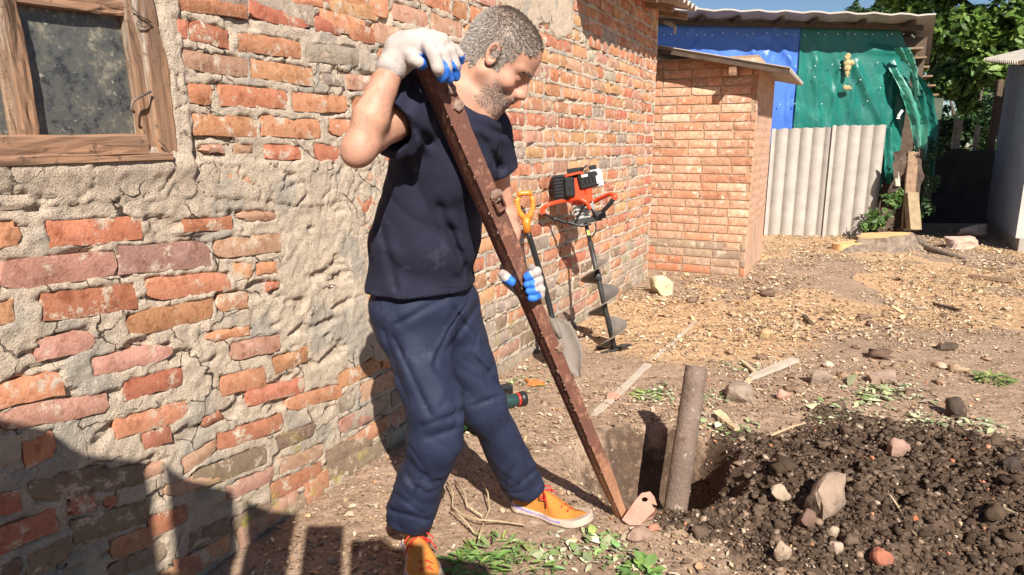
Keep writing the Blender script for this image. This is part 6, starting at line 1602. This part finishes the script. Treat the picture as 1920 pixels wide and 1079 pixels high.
# weeds: each a plant with leaf blades
m_leaf = M('weed_leaf', (1, 1, 1), (.75, .78, .7), 20, .6, .3, 90, tint=True, spec=.35)
def weed(x, y, rad, n, leaf, col, label, seed, hgt=.06, narrow=.35):
    g_ = GND(x, y); r = np.random.RandomState(seed); V = []; Fs = []; T = []; z0 = float(ghf(g_[0], g_[1], False))
    for i in range(n):
        a = r.uniform(0, 6.28); d = rad*math.sqrt(r.rand())*.75; b = np.array([g_[0]+d*math.cos(a), g_[1]+d*math.sin(a)*.8, z0+r.uniform(0, hgt)*(1-d/rad*.6)])
        a2 = a+r.normal(0, .8); el = r.uniform(-.1, .75); u = np.array([math.cos(a2)*math.cos(el), math.sin(a2)*math.cos(el), math.sin(el)]); s = unit(np.cross([0, 0, 1], u)+r.normal(0, .25, 3)); L_ = leaf*r.uniform(.6, 1.3); w = L_*narrow*r.uniform(.7, 1.3)
        up = np.cross(u, s)*L_*.12; k = len(V); V += [b, b+u*L_*.3+s*w*.5, b+u*L_*.3-s*w*.5, b+u*L_*.35-up*.6, b+u*L_*.7+s*w*.42-up, b+u*L_*.7-s*w*.42-up, b+u*L_*.7-up*1.5, b+u*L_-up*2.4]
        Fs += [(k, k+1, k+3), (k, k+3, k+2), (k+1, k+4, k+6, k+3), (k+3, k+6, k+5, k+2), (k+4, k+7, k+6), (k+6, k+7, k+5)]; T += [np.array(col)*r.uniform(.6, 1.35)*np.array([r.uniform(.85, 1.3), 1, r.uniform(.7, 1.1)])]*8
    c = np.array([g_[0], g_[1], z0]); o = mesh_np('weed_plant', np.array(V)-c, Fs, m_leaf, tint=np.array(T), smooth=False); o.location = c; tag(o, label, 'plant'); return o
G1 = (.19, .27, .10)
weed(930, 1035, .13, 75, .045, G1, 'bright green weed tuft in front of the shoes', 1, .05, .22)
weed(985, 1062, .12, 55, .042, G1, 'green weed tuft at the bottom edge right of the shoes', 2, .04, .25)
weed(890, 1065, .10, 70, .05, (.12, .21, .06), 'darker weed tuft at the bottom edge beside the near shoe', 3, .04, .25)
weed(1128, 1012, .06, 26, .030, (.24, .36, .14), 'broad-leaved pale green seedling before the bar foot', 4, .03, .65)
weed(1148, 1040, .05, 14, .03, (.26, .38, .17), 'broad-leaved seedling just below the bar foot', 5, .03, .65)
weed(1200, 1076, .06, 40, .05, (.16, .30, .09), 'small green seedling cut by the bottom edge', 6, .03, .6)
weed(1862, 715, .11, 90, .04, (.19, .30, .09), 'green weed clump in the sawdust at the right', 7, .05, .35)
weed(1640, 745, .12, 60, .035, (.42, .46, .28), 'pale wilted weed sprigs above the soil heap', 8, .02, .4)
weed(1215, 742, .10, 50, .035, (.20, .30, .10), 'small green weeds beside the path', 9, .02, .4)
weed(890, 800, .15, 120, .05, (.08, .15, .045), 'shaded green weeds behind the legs', 10, .06, .35)
# ------------------------------------------------------------ stump with roots
m_cut = M('sawn_wood', (.74, .44, .20), (.66, .38, .17), 8, .85, .3, 60); m_bark = M('stump_bark', (.30, .23, .17), (.14, .105, .08), 14, .95, 1., 30)
sc0 = GND(1655, 470); stump = thing('tree_stump', (*sc0[:2], 0), 'low sawn tree stump with flaring roots by the corrugated fence', 'stump')
def stump_build():
    c0 = np.array([sc0[0]+.02, sc0[1]+.1]); n = 64; V = []; r = np.random.RandomState(3); levels = [(-.06, 1.9), (.02, 1.55), (.07, 1.22), (.13, 1.06), (.175, 1.0)]
    for z, k in levels:
        for j in range(n):
            a = j*2*math.pi/n; fl = 1+.16*math.cos(3*a+1)+.10*math.cos(7*a)+.05*math.cos(19*a+z*9)+.05*r.rand(); rad = .30*(1+(k-1)*(.7+.5*math.cos(5*a+.6)))*fl*.86
            V.append((c0[0]+rad*1.15*math.cos(a), c0[1]+rad*.8*math.sin(a), z+(.03*math.cos(a) if z > .1 else 0)))
    Fs = [(i*n+j, i*n+(j+1) % n, (i+1)*n+(j+1) % n, (i+1)*n+j) for i in range(4) for j in range(n)]
    o = mesh_np('bark', V, Fs, m_bark); adopt(o, stump)
    T = V[4*n:]; adopt(mesh_np('sawn_face', np.array([(a, b, c+.002) for a, b, c in T]), [tuple(range(n))], m_cut, smooth=False), stump)
    V2 = [(c0[0]-.38+.23*math.cos(j*2*math.pi/n)*(1+.08*math.sin(3*j*2*math.pi/n+1)), c0[1]-.04+.12*math.sin(j*2*math.pi/n)*(1+.10*math.cos(5*j*2*math.pi/n)), .095+.02*math.cos(j*2*math.pi/n)) for j in range(n)]
    adopt(mesh_np('sawn_root', V2+[(x, y, z-.12) for x, y, z in V2], [tuple(range(n))]+[(j, n+j, n+(j+1) % n, (j+1) % n) for j in range(n)], [m_cut], smooth=False), stump)
    for k, q in enumerate(([(1700, 440), (1730, 462), (1780, 478), (1830, 490)], [(1690, 432), (1712, 446), (1740, 455)])):
        P = [GND(x, y, .06-.02*i) for i, (x, y) in enumerate(q)]; mb = MB(); mb.tube(P, np.linspace(.06, .02, len(P)), 8); adopt(mb.build('root', m_bark, None, True), stump)
stump_build()
# old boards and a rag leaning at the shed corner
m_log = M('split_log_wood', (.38, .28, .17), (.26, .19, .12), 14, .9, .7, 40)
def lean(x0, y0, x1, y1, Y, w, mat, label, name='leaning_board', cat='board', t_=.03, tilt=0.):
    a, b = PY(x0, y0, Y), PY(x1, y1, Y-.15); u = b-a; L_ = np.linalg.norm(u); R = axes(u, (1, .2, 0)); mb = MB(); mb.box((a+b)/2, (w, t_, L_), R, .004); o = mb.build(name, mat); tag(o, label, cat); return o
lean(1712, 285, 1700, 430, 9.1, .16, m_oldwood, 'short weathered board leaning at the shed corner')
lean(1726, 280, 1718, 380, 9.3, .07, m_darkwood, 'narrow dark board behind the weathered one at the shed corner')
lean(1708, 362, 1714, 432, 8.95, .17, m_log, 'pale split log end standing right behind the stump', name='split_log', cat='log', t_=.08)
lean(1678, 305, 1683, 350, 9.2, .07, m_gb, 'small pale slat at the shed corner beside the fence')
def rag():
    V = []; c = PY(1700, 335, 9.1)
    for i in range(9):
        for j in range(9): V.append((c[0]+(i-4)*.05+.02*math.sin(j*2), c[1]+.04*math.sin(i*1.7+j), c[2]+(j-4)*.085+.03*math.sin(i)))
    o = mesh_np('netting_rag', V, [(i*9+j, (i+1)*9+j, (i+1)*9+j+1, i*9+j+1) for i in range(8) for j in range(8)], M('brown_netting', (.14, .10, .075), (.07, .05, .04), 30, .95, .8, 60)); tag(o, 'brown rag of netting hung at the torn shed corner', 'netting')
rag()
# ------------------------------------------------------------ foliage
def leaves(cs, rads, n, size, cols, seed, flat=.8, name='crown', mat=None):
    r = np.random.RandomState(seed); cs = np.array(cs); k = r.randint(0, len(cs), n); v = r.normal(size=(n, 3)); v /= np.linalg.norm(v, axis=1)[:, None]; rad = np.array(rads)[k]*r.uniform(.35, 1.05, n)**.6
    c = cs[k]+v*rad[:, None]*np.array([1, 1, flat]); cl = n3(c[:, 0]*2.2+seed, c[:, 1]*2.2, c[:, 2]*2.2); keep = cl > .40; c = c[keep]; v = v[keep]; n = len(c)
    nm = v+r.normal(0, .7, (n, 3))+[0, 0, .6]; nm /= np.linalg.norm(nm, axis=1)[:, None]; u = np.cross(nm, r.normal(size=(n, 3))); u /= np.linalg.norm(u, axis=1)[:, None]; s = np.cross(nm, u); L_ = size*r.uniform(.6, 1.4, n)[:, None]; w = L_*.42
    V = np.stack([c-u*L_*.5, c-u*L_*.1+s*w*.5, c+u*L_*.25+s*w*.4, c+u*L_*.5-nm*L_*.12, c+u*L_*.25-s*w*.4, c-u*L_*.1-s*w*.5], 1).reshape(-1, 3); Fx = (np.arange(n)[:, None, None]*6+np.array([[0, 1, 5], [1, 2, 4], [1, 4, 5], [2, 3, 4]])[None]).reshape(-1, 3)
    cc = np.array(cols)[r.randint(0, len(cols), n)]*r.uniform(.75, 1.25, (n, 1)); o = mesh_np(name, V, Fx, mat or m_tleaf, tint=np.repeat(cc, 6, 0), smooth=False); return o
m_tleaf = M('tree_leaf', (1, 1, 1), (.8, .85, .75), 8, .5, .2, 30, tint=True, spec=.4)
def tleaf():
    t = m_tleaf.node_tree; b = t.nodes['Principled BSDF']; src = b.inputs['Base Color'].links[0].from_socket; tr = t.nodes.new('ShaderNodeBsdfTranslucent'); t.links.new(src, tr.inputs[0]); mx = t.nodes.new('ShaderNodeMixShader'); mx.inputs[0].default_value = .35
    o = [n for n in t.nodes if n.type == 'OUTPUT_MATERIAL'][0]; t.links.new(b.outputs[0], mx.inputs[1]); t.links.new(tr.outputs[0], mx.inputs[2]); t.links.new(mx.outputs[0], o.inputs[0])
tleaf()
m_trunk = M('tree_bark', (.13, .10, .075), (.08, .06, .045), 9, .95, .9, 20)
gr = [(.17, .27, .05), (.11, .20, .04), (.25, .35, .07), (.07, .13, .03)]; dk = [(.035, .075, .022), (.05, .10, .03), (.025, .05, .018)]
def tree(label, base, trunk_pts, rads, cs, crads, n, size, cols, seed, group=None, limbs=()):
    t = thing('tree', base, label, 'tree', group); mb = MB(); mb.tube(trunk_pts, rads, 12)
    for L_ in limbs: mb.tube(L_, np.linspace(rads[-1]*.8, .02, len(L_)), 7)
    adopt(mb.build('trunk', m_trunk, None, True), t); c = leaves(cs, crads, n, size, cols, seed); c['kind'] = 'stuff'; adopt(c, t); return t
def Q_(x, y, Y): return PY(x, y, Y)
b1 = np.array([9.3, 12.8, 0]); cs = [Q_(1800, 60, 12.4), Q_(1730, 20, 13), Q_(1880, 40, 12.2), Q_(1850, 120, 12.4), Q_(1790, 150, 12.8), Q_(1920, 100, 12.2), Q_(1700, -40, 13), Q_(1800, -60, 12.5), Q_(1900, -60, 12), Q_(1830, 190, 12.8), Q_(1980, 20, 12.6)]
tree('big leafy walnut-like tree overhanging the gap behind the sheds', b1, [b1, Q_(1893, 300, 12.8), Q_(1890, 150, 12.8), Q_(1870, 40, 12.8)], [.26, .2, .17, .12], cs, [.55, .5, .6, .5, .42, .5, .6, .7, .6, .28, .6], 15000, .17, gr, 1, limbs=[[Q_(1880, 150, 12.8), Q_(1820, 100, 12.6), Q_(1760, 40, 12.6)], [Q_(1880, 100, 12.8), Q_(1920, 40, 12.5), Q_(1960, 0, 12.5)], [Q_(1875, 60, 12.8), Q_(1800, 0, 12.8), Q_(1740, -30, 12.8)]])
b2 = np.array([8.2, 15.5, 0]); cs = [Q_(1770, 250, 15.5), Q_(1830, 230, 15.2), Q_(1720, 180, 15.8), Q_(1790, 320, 15.2), Q_(1860, 300, 15.2), Q_(1740, 90, 15.5), Q_(1840, 120, 15.6)]
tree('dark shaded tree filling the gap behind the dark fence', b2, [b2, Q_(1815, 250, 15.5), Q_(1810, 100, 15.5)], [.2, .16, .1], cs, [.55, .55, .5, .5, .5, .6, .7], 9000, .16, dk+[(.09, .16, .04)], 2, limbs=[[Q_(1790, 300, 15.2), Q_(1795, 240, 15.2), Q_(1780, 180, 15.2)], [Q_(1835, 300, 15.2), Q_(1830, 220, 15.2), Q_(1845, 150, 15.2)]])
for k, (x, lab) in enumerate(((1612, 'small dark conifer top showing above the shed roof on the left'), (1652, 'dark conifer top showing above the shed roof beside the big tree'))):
    b = PY(x, 400, 24); b[2] = 0; cs = [Q_(x, 14, 24), Q_(x-14, 26, 24), Q_(x+12, 26, 24), Q_(x+4, 2, 24)]; tree(lab, b, [b, Q_(x, 100, 24), Q_(x, 10, 24)], [.2, .12, .03], cs, [.28, .3, .3, .2], 1500, .14, dk, 5+k)
b3 = np.array([10.2, 20., 0]); cs = [Q_(1690, 20, 18), Q_(1720, -10, 18), Q_(1670, 40, 18), Q_(1760, 100, 18), Q_(1700, 90, 18), Q_(1850, 200, 19), Q_(1900, 200, 19)]
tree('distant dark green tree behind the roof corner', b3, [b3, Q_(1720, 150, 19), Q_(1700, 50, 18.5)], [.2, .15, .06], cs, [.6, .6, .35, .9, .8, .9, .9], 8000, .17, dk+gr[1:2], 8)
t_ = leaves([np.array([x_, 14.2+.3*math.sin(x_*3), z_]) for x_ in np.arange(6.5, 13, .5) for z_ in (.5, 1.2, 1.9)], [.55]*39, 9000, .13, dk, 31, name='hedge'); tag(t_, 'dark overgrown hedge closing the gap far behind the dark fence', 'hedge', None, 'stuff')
# shrub and ivy at the torn corner
def shrub(label, cs, rads, n, size, cols, seed, name='shrub'):
    r = leaves(cs, rads, n, size, cols, seed, name=name); tag(r, label, 'shrub'); return r
shrub('leafy shoots growing in front of the fence behind the stump', [Q_(1650, 400, 9.0), Q_(1668, 378, 9.), Q_(1640, 418, 8.9), Q_(1690, 365, 9.1), Q_(1620, 425, 8.9)], [.16, .15, .12, .12, .06], 800, .075, [(.12, .22, .05), (.07, .14, .04), (.20, .30, .09)], 11)
vt = thing('climbing_shoots', Q_(1735, 400, 9.5), 'sparse climbing shoots hanging on the torn tarpaulin corner', 'shrub')
mb = MB(); mb.tube([Q_(1728, 430, 9.45), Q_(1731, 380, 9.45), Q_(1736, 330, 9.5), Q_(1744, 275, 9.6)], .008, 6); adopt(mb.build('stem', m_trunk, None, True), vt)
lv = leaves([Q_(1730, 300, 9.5), Q_(1738, 340, 9.5), Q_(1745, 280, 9.6), Q_(1728, 390, 9.4)], [.20, .20, .18, .18], 520, .06, [(.07, .14, .05), (.10, .18, .07)], 12, name='leaves'); lv['kind'] = 'stuff'; adopt(lv, vt)
# small lamp-like bracket at the house eave: crooked pale branch
mb = MB(); mb.tube([PY(1246, 42, 6.4), PY(1258, 46, 6.4), PY(1266, 52, 6.35), PY(1265, 64, 6.35)], [.02, .018, .015, .01], 7); o = mb.build('insulator_hook', m_asb_light, None, True); tag(o, 'pale crooked hook fixed under the house eave corner', 'hook')
# surroundings outside the picture so light and views stay plausible: plain yard edge hedge far away
